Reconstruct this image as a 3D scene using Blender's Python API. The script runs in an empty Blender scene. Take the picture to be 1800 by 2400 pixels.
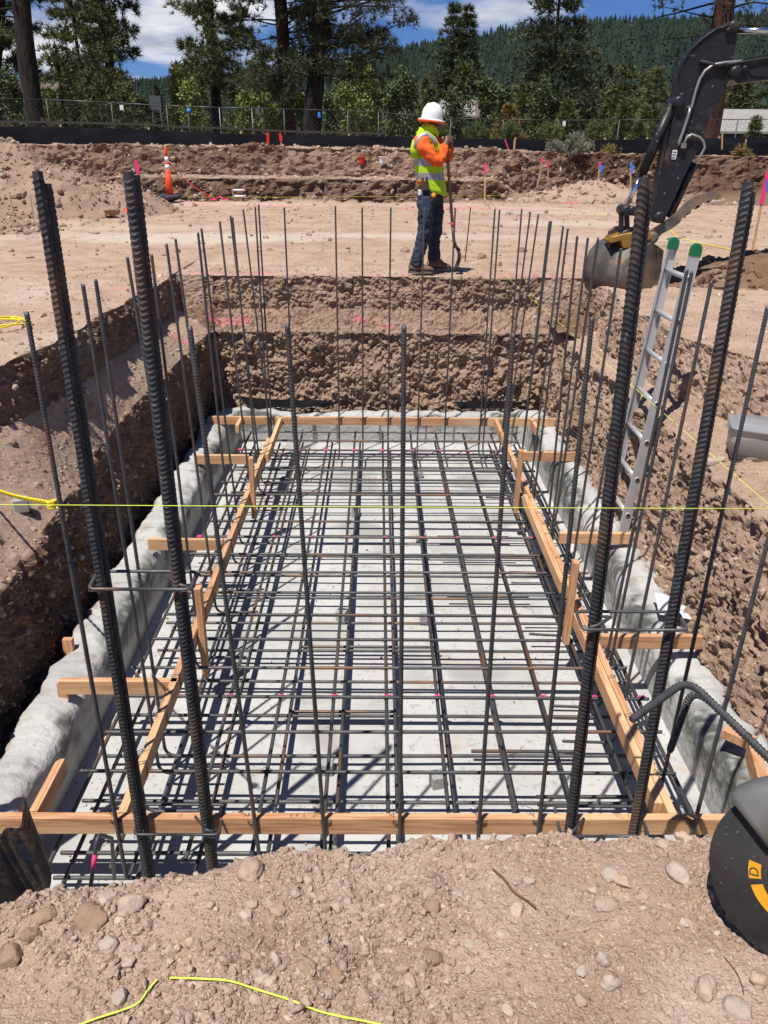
import bpy, bmesh, math, random
import numpy as np
from mathutils import Vector, Matrix, Euler

random.seed(7)
RNG = np.random.default_rng(7)
sc = bpy.context.scene
COL = sc.collection

# ------------------------------------------------------------------ camera
F = 1861.0; PITCH = math.radians(24.1); YAW = math.radians(.6); ROLL = math.radians(.56); CAMH = 1.28
_f = np.array([math.sin(YAW)*math.cos(PITCH), math.cos(YAW)*math.cos(PITCH), -math.sin(PITCH)])
_r0 = np.array([math.cos(YAW), -math.sin(YAW), 0.]); _u0 = np.cross(_r0, _f)
_r = math.cos(ROLL)*_r0 + math.sin(ROLL)*_u0
_u = math.cos(ROLL)*_u0 - math.sin(ROLL)*_r0
CAM = np.array([0, 0, CAMH])
cd = bpy.data.cameras.new('camera'); cam = bpy.data.objects.new('camera', cd); COL.objects.link(cam)
cd.sensor_fit = 'VERTICAL'; cd.sensor_height = 36.0; cd.lens = F/2400*36.0
cd.clip_start = .05; cd.clip_end = 8000
cam.matrix_world = Matrix(((_r[0], _u[0], -_f[0], 0), (_r[1], _u[1], -_f[1], 0), (_r[2], _u[2], -_f[2], CAMH), (0, 0, 0, 1)))
sc.camera = cam

# ------------------------------------------------------------------ light and sky
SUN_TRAVEL = Vector((.268, .345, -1.0)).normalized()
SUN_EL = math.asin(-SUN_TRAVEL.z)
SUN_ROT = math.atan2(-SUN_TRAVEL.x, -SUN_TRAVEL.y)
sd = bpy.data.lights.new('sun', 'SUN'); sd.energy = 4.8; sd.angle = math.radians(.53); sd.color = (1, .955, .89)
sun = bpy.data.objects.new('sun', sd); COL.objects.link(sun)
sun.rotation_euler = SUN_TRAVEL.to_track_quat('-Z', 'Y').to_euler(); sun.location = (-4, -5, 14)

w = bpy.data.worlds.new('World'); sc.world = w; w.use_nodes = True
nt = w.node_tree; nt.nodes.clear()
def wn(t, **k):
    n = nt.nodes.new(t)
    for a, b in k.items(): setattr(n, a, b)
    return n
sky = wn('ShaderNodeTexSky', sky_type='NISHITA', sun_disc=False)
sky.sun_elevation = SUN_EL; sky.sun_rotation = SUN_ROT; sky.altitude = 1900; sky.air_density = 1.0; sky.dust_density = .25; sky.ozone_density = 3.0
tc = wn('ShaderNodeTexCoord')
sep = wn('ShaderNodeSeparateXYZ'); nt.links.new(tc.outputs['Generated'], sep.inputs[0])
def math_node(op, a, b=None, c=None):
    n = wn('ShaderNodeMath', operation=op)
    for i, v in enumerate((a, b, c)):
        if v is None: continue
        if isinstance(v, (int, float)): n.inputs[i].default_value = v
        else: nt.links.new(v, n.inputs[i])
    return n.outputs[0]
cmb = wn('ShaderNodeCombineXYZ')
zz = math_node('ADD', math_node('MAXIMUM', sep.outputs[2], 0.0), .10)
nt.links.new(math_node('DIVIDE', sep.outputs[0], zz), cmb.inputs[0])
nt.links.new(math_node('DIVIDE', sep.outputs[1], zz), cmb.inputs[1])
mp = wn('ShaderNodeMapping'); mp.inputs['Location'].default_value = (6.35, 2.1, 0.0); mp.inputs['Scale'].default_value = (.85, .75, 1)
nt.links.new(cmb.outputs[0], mp.inputs[0])
cn = wn('ShaderNodeTexNoise'); cn.inputs['Scale'].default_value = 1.0; cn.inputs['Detail'].default_value = 7; cn.inputs['Roughness'].default_value = .55; cn.inputs['Distortion'].default_value = .25
nt.links.new(mp.outputs[0], cn.inputs['Vector'])
cr = wn('ShaderNodeValToRGB'); cr.color_ramp.elements[0].position = .43; cr.color_ramp.elements[1].position = .60
nt.links.new(math_node('SUBTRACT', cn.outputs['Fac'], math_node('MULTIPLY', math_node('MAXIMUM', sep.outputs[2], 0.0), .20)), cr.inputs[0])
cn2 = wn('ShaderNodeTexNoise'); cn2.inputs['Scale'].default_value = 2.4; cn2.inputs['Detail'].default_value = 5
nt.links.new(mp.outputs[0], cn2.inputs['Vector'])
cc = wn('ShaderNodeValToRGB')
cc.color_ramp.elements[0].position = .36; cc.color_ramp.elements[0].color = (7.4, 8.0, 9.6, 1)
cc.color_ramp.elements[1].position = .58; cc.color_ramp.elements[1].color = (14.6, 14.7, 15.0, 1)
nt.links.new(cn2.outputs['Fac'], cc.inputs[0])
deep = wn('ShaderNodeMix', data_type='RGBA', blend_type='MULTIPLY'); deep.inputs[0].default_value = 1.0
deep.inputs[7].default_value = (.60, .86, 1.38, 1)
nt.links.new(sky.outputs[0], deep.inputs[6])
mx = wn('ShaderNodeMix', data_type='RGBA')
nt.links.new(math_node('MULTIPLY', cr.outputs[0], .95), mx.inputs[0]); nt.links.new(deep.outputs[2], mx.inputs[6]); nt.links.new(cc.outputs[0], mx.inputs[7])
bg = wn('ShaderNodeBackground'); bg.inputs[1].default_value = .05
nt.links.new(mx.outputs[2], bg.inputs[0])
wo = wn('ShaderNodeOutputWorld'); nt.links.new(bg.outputs[0], wo.inputs[0])

vs = sc.view_settings
vs.view_transform = 'Standard'; vs.look = 'None'; vs.gamma = 1.0; vs.exposure = 0.32; vs.use_curve_mapping = False
sc.render.engine = 'CYCLES'
sc.cycles.max_bounces = 5; sc.cycles.diffuse_bounces = 3; sc.cycles.glossy_bounces = 2; sc.cycles.transmission_bounces = 4
sc.cycles.use_denoising = True

# ------------------------------------------------------------------ helpers
def _ray(px, py): return _f + _r*((px-900)/F) + _u*((1200-py)/F)
def PY(px, py, Y): d = _ray(px, py); return CAM + d*(Y/d[1])       # sight line met with the upright plane at distance Y
def PZ(px, py, z): d = _ray(px, py); return CAM + d*((z-CAMH)/d[2])
K = 1800/1659.

def _h(ix, iy, iz, s):
    h = (ix.astype(np.int64)*374761393 + iy.astype(np.int64)*668265263 + iz.astype(np.int64)*2147483647*3 + s*974634777) & 0xffffffff
    h = ((h ^ (h >> 13))*1274126177) & 0xffffffff
    h = ((h ^ (h >> 16))*2246822519) & 0xffffffff
    return ((h ^ (h >> 15)) & 0xffffff)/float(0xffffff)
def vnoise(p, s=0):
    i = np.floor(p).astype(np.int64); f = p-i; f = f*f*f*(f*(f*6-15)+10)
    out = np.zeros(len(p))
    for dx in (0, 1):
        wx = f[:, 0] if dx else 1-f[:, 0]
        for dy in (0, 1):
            wy = f[:, 1] if dy else 1-f[:, 1]
            for dz in (0, 1):
                wz = f[:, 2] if dz else 1-f[:, 2]
                out += wx*wy*wz*_h(i[:, 0]+dx, i[:, 1]+dy, i[:, 2]+dz, s)
    return out*2-1
def fbm(p, scale, oct=4, s=0, gain=.5):
    a, t, o = 1., 0., np.zeros(len(p)); q = p*scale
    for k in range(oct):
        o += a*vnoise(q, s+k*17); t += a; a *= gain; q = q*2.03+11.3
    return o/t
def worley(p, scale, s=0):
    q = p*scale; i = np.floor(q).astype(np.int64); best = np.full(len(p), 9.); cid = np.zeros(len(p))
    for dx in (-1, 0, 1):
        for dy in (-1, 0, 1):
            for dz in (-1, 0, 1):
                cx, cy, cz = i[:, 0]+dx, i[:, 1]+dy, i[:, 2]+dz
                c0 = np.stack([cx+_h(cx, cy, cz, s), cy+_h(cx, cy, cz, s+5), cz+_h(cx, cy, cz, s+9)], 1)
                d = np.sqrt(((c0-q)**2).sum(1)); m = d < best
                best[m] = d[m]; cid[m] = _h(cx, cy, cz, s+21)[m]
    return best, cid

def put(o, parent=None):
    COL.objects.link(o)
    if parent is not None: o.parent = parent
    return o
def tag(o, label=None, cat=None, group=None, kind=None):
    if label: o['label'] = label
    if cat: o['category'] = cat
    if group: o['group'] = group
    if kind: o['kind'] = kind
    return o
def thing(name, loc, label, cat, group=None):
    o = bpy.data.objects.new(name, None); put(o); o.location = Vector([float(v) for v in loc]); o.empty_display_size = .1
    return tag(o, label, cat, group)
def base_of(parent):
    v = Vector((0, 0, 0)); p = parent
    while p is not None: v += p.location; p = p.parent
    return v
def np_mesh(name, V, Fc, mats=None, smooth=False, attrs=None, fmat=None):
    me = bpy.data.meshes.new(name); V = np.asarray(V, np.float32); Fc = np.asarray(Fc, np.int32); n, k = Fc.shape
    me.vertices.add(len(V)); me.vertices.foreach_set('co', V.ravel())
    me.loops.add(n*k); me.loops.foreach_set('vertex_index', Fc.ravel())
    me.polygons.add(n); me.polygons.foreach_set('loop_start', np.arange(0, n*k, k, dtype=np.int32))
    me.polygons.foreach_set('use_smooth', np.full(n, smooth))
    for m in (mats or []): me.materials.append(m)
    if fmat is not None: me.polygons.foreach_set('material_index', np.asarray(fmat, np.int32))
    for nm, a in (attrs or {}).items():
        at = me.attributes.new(nm, 'FLOAT', 'POINT'); at.data.foreach_set('value', np.asarray(a, np.float32))
    me.update(calc_edges=True); me.validate()
    return me
def grid_faces(nr, nc):
    j, i = np.meshgrid(np.arange(nc-1), np.arange(nr-1)); a = (i*nc+j).ravel()
    return np.stack([a, a+1, a+nc+1, a+nc], 1)

class MB:
    def __init__(s): s.v = []; s.f = []; s.sm = []
    def add(s, vs, fs, smooth=False):
        o = len(s.v); s.v += [tuple(float(c) for c in v) for v in vs]; s.f += [tuple(i+o for i in f) for f in fs]; s.sm += [smooth]*len(fs); return s
    def box(s, c, size, M=None, bev=0):
        bm = bmesh.new(); bmesh.ops.create_cube(bm, size=1); bmesh.ops.scale(bm, vec=size, verts=bm.verts)
        if bev: bmesh.ops.bevel(bm, geom=bm.edges[:], offset=bev, segments=2, affect='EDGES', profile=.6)
        T = Matrix.Translation(Vector([float(x) for x in c])) @ (M.to_4x4() if M is not None else Matrix())
        bmesh.ops.transform(bm, matrix=T, verts=bm.verts); bm.verts.index_update()
        s.add([v.co for v in bm.verts], [[v.index for v in f.verts] for f in bm.faces]); bm.free(); return s
    def beam(s, a, b, wdt, hgt, up=(0, 0, 1), bev=0, wob=0):
        a, b = Vector([float(x) for x in a]), Vector([float(x) for x in b]); d = (b-a); L = d.length; d.normalize()
        u = Vector(up); x = d.cross(u).normalized(); u = x.cross(d).normalized()
        M = Matrix((x, d, u)).transposed()
        return s.box((a+b)/2, (wdt, L, hgt), M, bev)
    def tube(s, path, r, n=8, cap=True, smooth=True):
        P = [Vector([float(c) for c in p]) for p in path]; rr = r if hasattr(r, '__len__') else [r]*len(P)
        vs, fs = [], []; prev = None
        for i, p in enumerate(P):
            t = (P[min(i+1, len(P)-1)]-P[max(i-1, 0)]).normalized()
            if prev is None: x = t.orthogonal().normalized()
            else:
                x = prev - t*prev.dot(t); x = x.normalized() if x.length > 1e-6 else t.orthogonal().normalized()
            prev = x; y = t.cross(x)
            for k in range(n):
                a = 2*math.pi*k/n; vs.append(p+(x*math.cos(a)+y*math.sin(a))*rr[i])
        for i in range(len(P)-1):
            for k in range(n):
                fs.append((i*n+k, i*n+(k+1) % n, (i+1)*n+(k+1) % n, (i+1)*n+k))
        s.add(vs, fs, smooth)
        if cap:
            o = len(s.v)-len(vs); s.f += [tuple(o+k for k in range(n))[::-1], tuple(o+(len(P)-1)*n+k for k in range(n))]; s.sm += [False, False]
        return s
    def lathe(s, c, prof, n=20, axis='Z', M=None, smooth=True):
        vs, fs = [], []
        for (r, h) in prof:
            for k in range(n):
                a = 2*math.pi*k/n; v = Vector((r*math.cos(a), r*math.sin(a), h))
                if M is not None: v = M @ v
                vs.append(Vector([float(x) for x in c])+v)
        for i in range(len(prof)-1):
            for k in range(n): fs.append((i*n+k, i*n+(k+1) % n, (i+1)*n+(k+1) % n, (i+1)*n+k))
        fs.append(tuple(range(n))[::-1]); fs.append(tuple((len(prof)-1)*n+k for k in range(n)))
        return s.add(vs, fs, smooth)
    def prism(s, pts, off, smooth=False):                       # outline pts (3D) thickened by the vector off
        n = len(pts); off = np.asarray(off, float); A = [np.asarray(p, float)-off/2 for p in pts]; B = [np.asarray(p, float)+off/2 for p in pts]
        bm = bmesh.new(); va = [bm.verts.new(p) for p in A]; vb = [bm.verts.new(p) for p in B]
        f1 = bm.faces.new(va); f2 = bm.faces.new(vb[::-1])
        for i in range(n): bm.faces.new((va[i], vb[i], vb[(i+1) % n], va[(i+1) % n])[::-1])
        bmesh.ops.triangulate(bm, faces=[f1, f2]); bmesh.ops.recalc_face_normals(bm, faces=bm.faces); bm.verts.index_update()
        s.add([v.co for v in bm.verts], [[v.index for v in f.verts] for f in bm.faces]); bm.free(); return s
    def build(s, name, mat, parent=None, loc=None, label=None):
        b = base_of(parent) if parent is not None else Vector(loc if loc is not None else (0, 0, 0))
        me = bpy.data.meshes.new(name); me.from_pydata([tuple(Vector(v)-b) for v in s.v], [], s.f)
        me.polygons.foreach_set('use_smooth', s.sm); me.materials.append(mat); me.update()
        o = bpy.data.objects.new(name, me); put(o, parent)
        if parent is None: o.location = b
        if label: o['label'] = label
        return o

# ------------------------------------------------------------------ materials
def mat(name, c1, c2=None, rough=.8, metal=0., scale=8., lo=.35, hi=.65, detail=6, bump=0., bscale=None, bdist=.01, spec=.4, stretch=None, c3=None, s3=2., lo3=.5, hi3=.6, rnd=0., attr=None, trans=0., bdetail=5, coat=0., rvec=False, speck=None, brough=.5):
    m = bpy.data.materials.new(name); m.use_nodes = True; t = m.node_tree; b = t.nodes['Principled BSDF']
    b.inputs['Roughness'].default_value = rough; b.inputs['Metallic'].default_value = metal; b.inputs['Specular IOR Level'].default_value = spec
    if trans: b.inputs['Transmission Weight'].default_value = trans
    if coat: b.inputs['Coat Weight'].default_value = coat
    tcn = t.nodes.new('ShaderNodeTexCoord'); vec = tcn.outputs['Object']
    if stretch:
        mpn = t.nodes.new('ShaderNodeMapping'); mpn.inputs['Scale'].default_value = stretch; t.links.new(vec, mpn.inputs[0]); vec = mpn.outputs[0]
    if rvec:
        oi0 = t.nodes.new('ShaderNodeObjectInfo'); vm = t.nodes.new('ShaderNodeVectorMath'); vm.operation = 'MULTIPLY_ADD'
        t.links.new(oi0.outputs['Random'], vm.inputs[0]); vm.inputs[1].default_value = (91, 57, 33); t.links.new(vec, vm.inputs[2]); vec = vm.outputs[0]
    def noise(sca, det=detail):
        n = t.nodes.new('ShaderNodeTexNoise'); n.inputs['Scale'].default_value = sca; n.inputs['Detail'].default_value = det; t.links.new(vec, n.inputs['Vector']); return n.outputs['Fac']
    def ramp(f, lo, hi):
        r = t.nodes.new('ShaderNodeMapRange'); r.inputs[1].default_value = lo; r.inputs[2].default_value = hi; t.links.new(f, r.inputs[0]); return r.outputs[0]
    def mixc(f, a, bb, mode='MIX'):
        x = t.nodes.new('ShaderNodeMix'); x.data_type = 'RGBA'; x.blend_type = mode
        if isinstance(f, (float, int)): x.inputs[0].default_value = f
        else: t.links.new(f, x.inputs[0])
        for k, v in ((6, a), (7, bb)):
            if isinstance(v, tuple): x.inputs[k].default_value = (*v, 1)
            else: t.links.new(v, x.inputs[k])
        return x.outputs[2]
    colr = c1
    if c2 is not None: colr = mixc(ramp(noise(scale), lo, hi), c1, c2)
    if c3 is not None: colr = mixc(ramp(noise(s3), lo3, hi3), colr, c3)
    for sp_s, sp_lo, sp_hi, sp_c in (speck or []):
        colr = mixc(ramp(noise(sp_s, 2), sp_lo, sp_hi), colr, sp_c)
    if attr:                                   # attr: list of (attribute, colour)
        for an, ac in attr:
            at = t.nodes.new('ShaderNodeAttribute'); at.attribute_name = an; colr = mixc(at.outputs['Fac'], colr, ac)
    if rnd:
        oi = t.nodes.new('ShaderNodeObjectInfo'); mr = t.nodes.new('ShaderNodeMapRange'); mr.inputs[3].default_value = 1-rnd; mr.inputs[4].default_value = 1+rnd
        t.links.new(oi.outputs['Random'], mr.inputs[0])
        hs = t.nodes.new('ShaderNodeHueSaturation'); t.links.new(mr.outputs[0], hs.inputs['Value'])
        if isinstance(colr, tuple): hs.inputs['Color'].default_value = (*colr, 1)
        else: t.links.new(colr, hs.inputs['Color'])
        colr = hs.outputs[0]
    if isinstance(colr, tuple): b.inputs['Base Color'].default_value = (*colr, 1)
    else: t.links.new(colr, b.inputs['Base Color'])
    if bump:
        bn = t.nodes.new('ShaderNodeBump'); bn.inputs['Strength'].default_value = bump; bn.inputs['Distance'].default_value = bdist
        t.links.new(noise(bscale or scale*4, bdetail), bn.inputs['Height']); t.links.new(bn.outputs[0], b.inputs['Normal'])
    return m

M = {}
PINK = (.85, .06, .22)
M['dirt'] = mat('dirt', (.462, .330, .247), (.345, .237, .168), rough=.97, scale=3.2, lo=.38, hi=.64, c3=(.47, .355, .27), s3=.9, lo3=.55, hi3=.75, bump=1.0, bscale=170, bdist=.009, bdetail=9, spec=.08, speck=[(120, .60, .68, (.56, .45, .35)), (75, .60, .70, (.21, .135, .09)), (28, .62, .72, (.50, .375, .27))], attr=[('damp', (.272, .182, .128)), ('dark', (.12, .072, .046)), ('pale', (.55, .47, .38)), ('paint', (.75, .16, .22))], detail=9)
M['stone'] = mat('stone', (.475, .345, .255), (.35, .245, .178), rough=.9, scale=30, bump=.8, bscale=120, bdist=.004, spec=.12, detail=9, attr=[('grey', (.40, .335, .275)), ('damp', (.24, .155, .10)), ('cream', (.56, .445, .34))], rnd=.12)
M['soil'] = mat('soil', (.19, .115, .07), (.13, .078, .05), rough=.97, scale=5, bump=.8, bscale=60, bdist=.012, spec=.1, attr=[('grey', (.3, .215, .15))])
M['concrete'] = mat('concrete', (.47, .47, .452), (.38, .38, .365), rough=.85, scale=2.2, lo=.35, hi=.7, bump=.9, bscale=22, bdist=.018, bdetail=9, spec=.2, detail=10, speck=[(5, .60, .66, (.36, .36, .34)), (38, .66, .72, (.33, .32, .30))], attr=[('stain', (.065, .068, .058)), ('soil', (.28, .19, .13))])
M['slab'] = mat('slab', (.52, .515, .50), (.40, .397, .38), rough=.85, scale=1.1, lo=.3, hi=.68, c3=(.27, .255, .235), s3=7, lo3=.68, hi3=.76, speck=[(17, .60, .72, (.36, .345, .32)), (55, .66, .71, (.17, .155, .14)), (2.6, .52, .66, (.385, .378, .36)), (4.5, .62, .74, (.42, .37, .31)), (1.3, .60, .66, (.33, .325, .31))], bump=.2, bscale=30, bdist=.006, spec=.25, detail=9)
M['spacer'] = mat('spacer', (.36, .36, .345), (.28, .28, .27), rough=.9, scale=30, bump=.5, bscale=120, bdist=.003)
M['rebar'] = mat('rebar', (.062, .064, .070), (.095, .094, .096), rough=.5, metal=.35, scale=22, c3=(.15, .075, .042), s3=3.2, lo3=.58, hi3=.72, spec=.5, rnd=.15, rvec=True)
M['rebar_dark'] = mat('rebar_dark', (.036, .037, .041), (.058, .059, .064), rough=.6, metal=.25, scale=25, c3=(.12, .078, .055), s3=4, lo3=.54, hi3=.70, spec=.35, speck=[(60, .62, .7, (.13, .12, .11))], rvec=True, bump=.15, bscale=160, bdist=.001)
M['mat_bar'] = mat('mat_bar', (.055, .058, .065), (.095, .094, .093), rough=.5, metal=.35, scale=12, c3=(.19, .095, .05), s3=1.7, lo3=.55, hi3=.68, spec=.5, rnd=.25, rvec=True)
M['wire'] = mat('wire', (.03, .028, .027), rough=.6)
M['pine_wood'] = mat('pine_wood', (.60, .335, .185), (.42, .20, .095), rough=.75, scale=13, stretch=(.35, 7, 7), lo=.42, hi=.60, rvec=True, c3=(.68, .45, .24), s3=1.4, lo3=.45, hi3=.7, bump=.25, bscale=40, bdist=.002, rnd=.1)
M['pine_wood_y'] = mat('pine_wood_y', (.60, .335, .185), (.42, .20, .095), rough=.75, scale=13, stretch=(7, .35, 7), lo=.42, hi=.60, rvec=True, c3=(.68, .45, .24), s3=1.4, lo3=.45, hi3=.7, bump=.25, bscale=40, bdist=.002, rnd=.1)
M['pine_wood_z'] = mat('pine_wood_z', (.58, .33, .18), (.42, .205, .10), rough=.75, scale=13, stretch=(7, 7, .4), lo=.42, hi=.60, rvec=True, bump=.25, bscale=40, bdist=.002, rnd=.15)
M['plastic_black'] = mat('plastic_black', (.006, .006, .007), (.010, .010, .011), rough=.22, scale=6, spec=.35, bump=.2, bscale=9, bdist=.02)
M['fabric_black'] = mat('fabric_black', (.007, .0075, .011), (.013, .014, .019), rough=.85, scale=3, bump=.4, bscale=3, bdist=.05, spec=.08, stretch=(.35, 1, 1.2))
M['string'] = mat('string', (.72, .86, .10), rough=.6)
M['rope'] = mat('rope', (.80, .64, .04), (.68, .52, .03), rough=.7, scale=60)
M['alu'] = mat('alu', (.66, .66, .66), (.52, .52, .52), rough=.42, metal=.45, scale=5, stretch=(1, 1, .2), spec=.5, bump=.06, bscale=30)
M['green'] = mat('green', (.012, .19, .085), (.01, .14, .06), rough=.45)
M['pink'] = mat('pink', PINK, (.75, .04, .17), rough=.7, scale=20)
M['blue'] = mat('blue', (.03, .22, .72), rough=.6)
M['orange'] = mat('orange', (.86, .085, .015), (.75, .06, .012), rough=.6, scale=6)
M['red'] = mat('red', (.62, .035, .02), rough=.5)
M['white'] = mat('white', (.80, .80, .78), (.72, .72, .70), rough=.5, scale=8)
M['paper'] = mat('paper', (.56, .59, .62), rough=.6)
M['lath'] = mat('lath', (.56, .36, .19), (.46, .27, .13), rough=.8, scale=30)
M['steel_dark'] = mat('steel_dark', (.05, .048, .046), (.085, .08, .074), rough=.5, metal=.5, scale=10)
M['ink'] = mat('ink', (.03, .025, .022), rough=.7)
M['root'] = mat('root', (.19, .085, .05), (.13, .06, .035), rough=.9, scale=30)
# ------------------------------------------------------------------ ground: pit, benches, near ground, pad, far cut bank
def seg(a, b, n, end=False): return list(np.linspace(a, b, n, endpoint=end))
def ip(x, xs, ys): return np.interp(x, xs, ys)
def normals_grid(P, nr, nc):
    G = P.reshape(nr, nc, 3); du = np.gradient(G, axis=1); dv = np.gradient(G, axis=0)
    n = np.cross(du, dv); n /= np.linalg.norm(n, axis=2, keepdims=True)+1e-9
    return n.reshape(-1, 3)
def pad_z(X, Y): return np.maximum(0, Y-10.6)*.032

GV, GF, GA = [], [], {k: [] for k in ('damp', 'dark', 'pale', 'paint')}
GRIDS = {}
def add_grid(nm, P, nr, nc, at):
    o = sum(len(v) for v in GV); GV.append(P); GF.append(grid_faces(nr, nc)+o); GRIDS[nm] = (P, nr, nc)
    for k in GA: GA[k].append(at.get(k, np.zeros(len(P))))

# --- A: the pit with its benches
yk = [1.0, 3.5, 4.6, 5.5, 6.5, 7.5, 8.7, 12]
xLU = lambda y: ip(y, [1, 4.6, 5.3, 5.9, 7, 7.8, 8.4, 9.4, 12], [-3.0, -2.75, -2.5, -2.36, -2.36, -2.39, -2.34, -2.42, -2.42])
xLB = lambda y: xLU(y)+.05
xLW = lambda y: ip(y, yk, [-2.15, -2.06, -2.08, -2.14, -2.11, -2.04, -1.96, -1.96])
zLW = lambda y: ip(y, yk, [-1.02, -.99, -.92, -.84, -.76, -.68, -.60, -.60])
xRW = lambda y: ip(y, yk, [2.25, 2.25, 2.20, 2.22, 2.14, 2.10, 2.06, 2.06])
zRW = lambda y: ip(y, yk, [-.70, -.60, -.56, -.56, -.56, -.55, -.55, -.55])
xRB = lambda y: ip(y, [1, 4.2, 5.0, 5.7, 6.4, 8, 8.9, 12], [3.2, 2.95, 2.78, 2.5, 2.30, 2.30, 2.36, 2.36])
xRU = lambda y: xRB(y)+ip(y, [1, 5, 6.5, 12], [.30, .28, .16, .10])
ZF = -1.95
def pit_part(nm, cols, rows):
    tx = []          # column stations: (segment, fraction)
    for s_, n_ in cols: tx += [(s_, q) for q in np.linspace(0, 1, n_, endpoint=False)]
    tx.append(('rout', 1.0)); nr, nc = len(rows), len(tx); P = np.zeros((nr, nc, 3)); WA = np.zeros((nr, nc)); sg = np.array([a for a, _ in tx]); T = np.array([b for _, b in tx])
    for r_i, (kd, q) in enumerate(rows):
        if kd == 'run': y, zy = q, -9.
        elif kd == 'fw': y, zy = 9.34+.02*q, ZF+(-.60-ZF)*q
        elif kd == 'fb': y, zy = 9.36+.33*q, -.60+.22*q
        elif kd == 'fu': y, zy = 9.69+.09*q, -.38+.36*q
        else: y, zy = q, -.02
        a, b, c, d = xLU(y), xLB(y), xLW(y), zLW(y); e, f, g, h = xRW(y), zRW(y), xRB(y), xRU(y); x = np.zeros(nc); z = np.zeros(nc); wl = np.zeros(nc)
        for s_, x0, x1, z0, z1, w_ in (('uw', a, b, 0, -.40, .8), ('bench', b, c, -.40, d, 0), ('wall', c, -2.06, d, ZF, 1), ('floor', -2.06, 1.96, ZF, ZF, 0), ('rwall', 1.96, e, ZF, f, 1), ('rbench', e, g, f, -.44, .25), ('ruw', g, h, -.44, -.02, .8)):
            m = sg == s_; x[m] = x0+(x1-x0)*T[m]; z[m] = z0+(z1-z0)*T[m]; wl[m] = w_
        m = sg == 'out'; x[m] = a-(9+a)*(1-T[m])**2; z[m] = 0.
        m = sg == 'rout'; x[m] = h+(9-h)*T[m]**2; z[m] = -.02
        lift = z <= zy+.02
        if kd in ('fw', 'fu'): wl = np.where(lift, 1. if kd == 'fw' else .9, wl)
        elif kd == 'fb': wl = np.where(z < zy-.001, .8, wl)
        elif kd == 'far': wl = np.where(z < zy-.001, 0., wl)
        P[r_i, :, 0] = x; P[r_i, :, 1] = y; P[r_i, :, 2] = np.maximum(z, zy); WA[r_i] = wl
    kds = np.array([k_ for k_, _ in rows]); X0, Y0 = P[..., 0].copy(), P[..., 1].copy(); nz = lambda u, s, f: fbm(np.stack([u.ravel(), 0*u.ravel()+s, 0*u.ravel()], 1), f, 4, int(s)).reshape(u.shape)
    cw = np.select([sg == 'out', sg == 'uw', sg == 'bench', sg == 'wall', sg == 'floor', sg == 'rwall', sg == 'rbench', sg == 'ruw', sg == 'rout'], [T**3, 1+0*T, 1-.5*T, .5*(1-T), 0*T, .5*T, .5+.5*T, 1+0*T, (1-T)**3])
    P[..., 0] += cw[None]*np.where(X0 < 0, .13*nz(Y0, 3, 1.3), .13*nz(Y0, 7, 1.3))*np.clip((9.9-Y0)/.8, 0, 1)
    fw_ = np.select([kds == 'run', kds == 'fw', kds == 'fb', kds == 'fu'], [0*Y0[:, 0], np.array([q if k_ == 'fw' else 0 for k_, q in rows])*.6, np.full(nr, .8), np.full(nr, 1.0)], np.clip((10.8-Y0[:, 0])/.9, 0, 1))
    P[..., 1] += fw_[:, None]*.12*nz(X0, 11, 1.5)
    corner = np.isin(kds, ['fu', 'far'])[:, None] & np.isin(sg, ['uw', 'bench', 'wall', 'rwall', 'rbench', 'ruw'])[None]; WA = np.where(corner, WA*.25, WA)
    P = P.reshape(-1, 3); WA = WA.ravel(); n = normals_grid(P, nr, nc)
    w1, id1 = worley(P, 8, 3); w2, id2 = worley(P, 23, 8)
    big = fbm(P, 1.6, 3, 1); med = fbm(P, 6, 4, 2); fin = fbm(P, 34, 3, 5); rdg = 1-2*np.abs(fbm(P, 11, 4, 70)); scr = fbm(P*np.array([1, 1, .25]), 7, 3, 66)
    wall = .075*big+.06*med+.05*np.sqrt(np.maximum(0, .5-w1))*(id1 > .72)+.034*np.sqrt(np.maximum(0, .45-w2))*(id2 > .5)+.034*rdg+.030*fin+.045*scr-.03
    flat = .02*big+.012*med+.05*np.sqrt(np.maximum(0, .36-w1))*(id1 > .8)+.022*np.sqrt(np.maximum(0, .36-w2))*(id2 > .65)+.007*fin
    P = P+n*(WA*wall+(1-WA)*flat)[:, None]
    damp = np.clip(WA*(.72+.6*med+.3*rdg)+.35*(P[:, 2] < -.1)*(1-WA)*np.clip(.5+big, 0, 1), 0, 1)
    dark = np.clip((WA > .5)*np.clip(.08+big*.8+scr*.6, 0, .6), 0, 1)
    lit_side = (P[:, 0] > 1.85) & (P[:, 1] < 9.2); lw = (P[:, 0] < -1.85)&(WA > .5); damp = np.where(lw, np.clip(damp*1.25+.1, 0, 1), damp); dark = np.where(lw, np.clip(dark*1.2+.22+.3*med, 0, .85), dark); damp = np.where(lit_side, damp*.55, damp); dark = np.where(lit_side, dark*.45, dark); fwl = (P[:, 1] > 9.15) & (P[:, 0] > -1.9); damp = np.where(fwl, damp*.72, damp); dark = np.where(fwl, dark*.5, dark)  # left wall painted darker for shade, right and far walls lighter for sunlight
    paint = np.zeros(len(P))
    for (x, y, rx, ry) in ((-1.6, 9.93, .75, .05), (-.3, 9.9, .5, .04), (.75, 9.92, .5, .05), (1.75, 9.86, .6, .05), (-1.75, 9.5, .28, .08), (-2.6, 8.6, .9, .05), (.1, 9.52, .1, .05), (2.12, 8.9, .16, .12), (-2.12, 6.75, .05, .04), (-2.2, 8.6, .06, .05), (-.2, 9.55, .15, .04)):
        paint = np.maximum(paint, blob(P, x, y, rx, ry, int(x*10) % 7))
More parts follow.
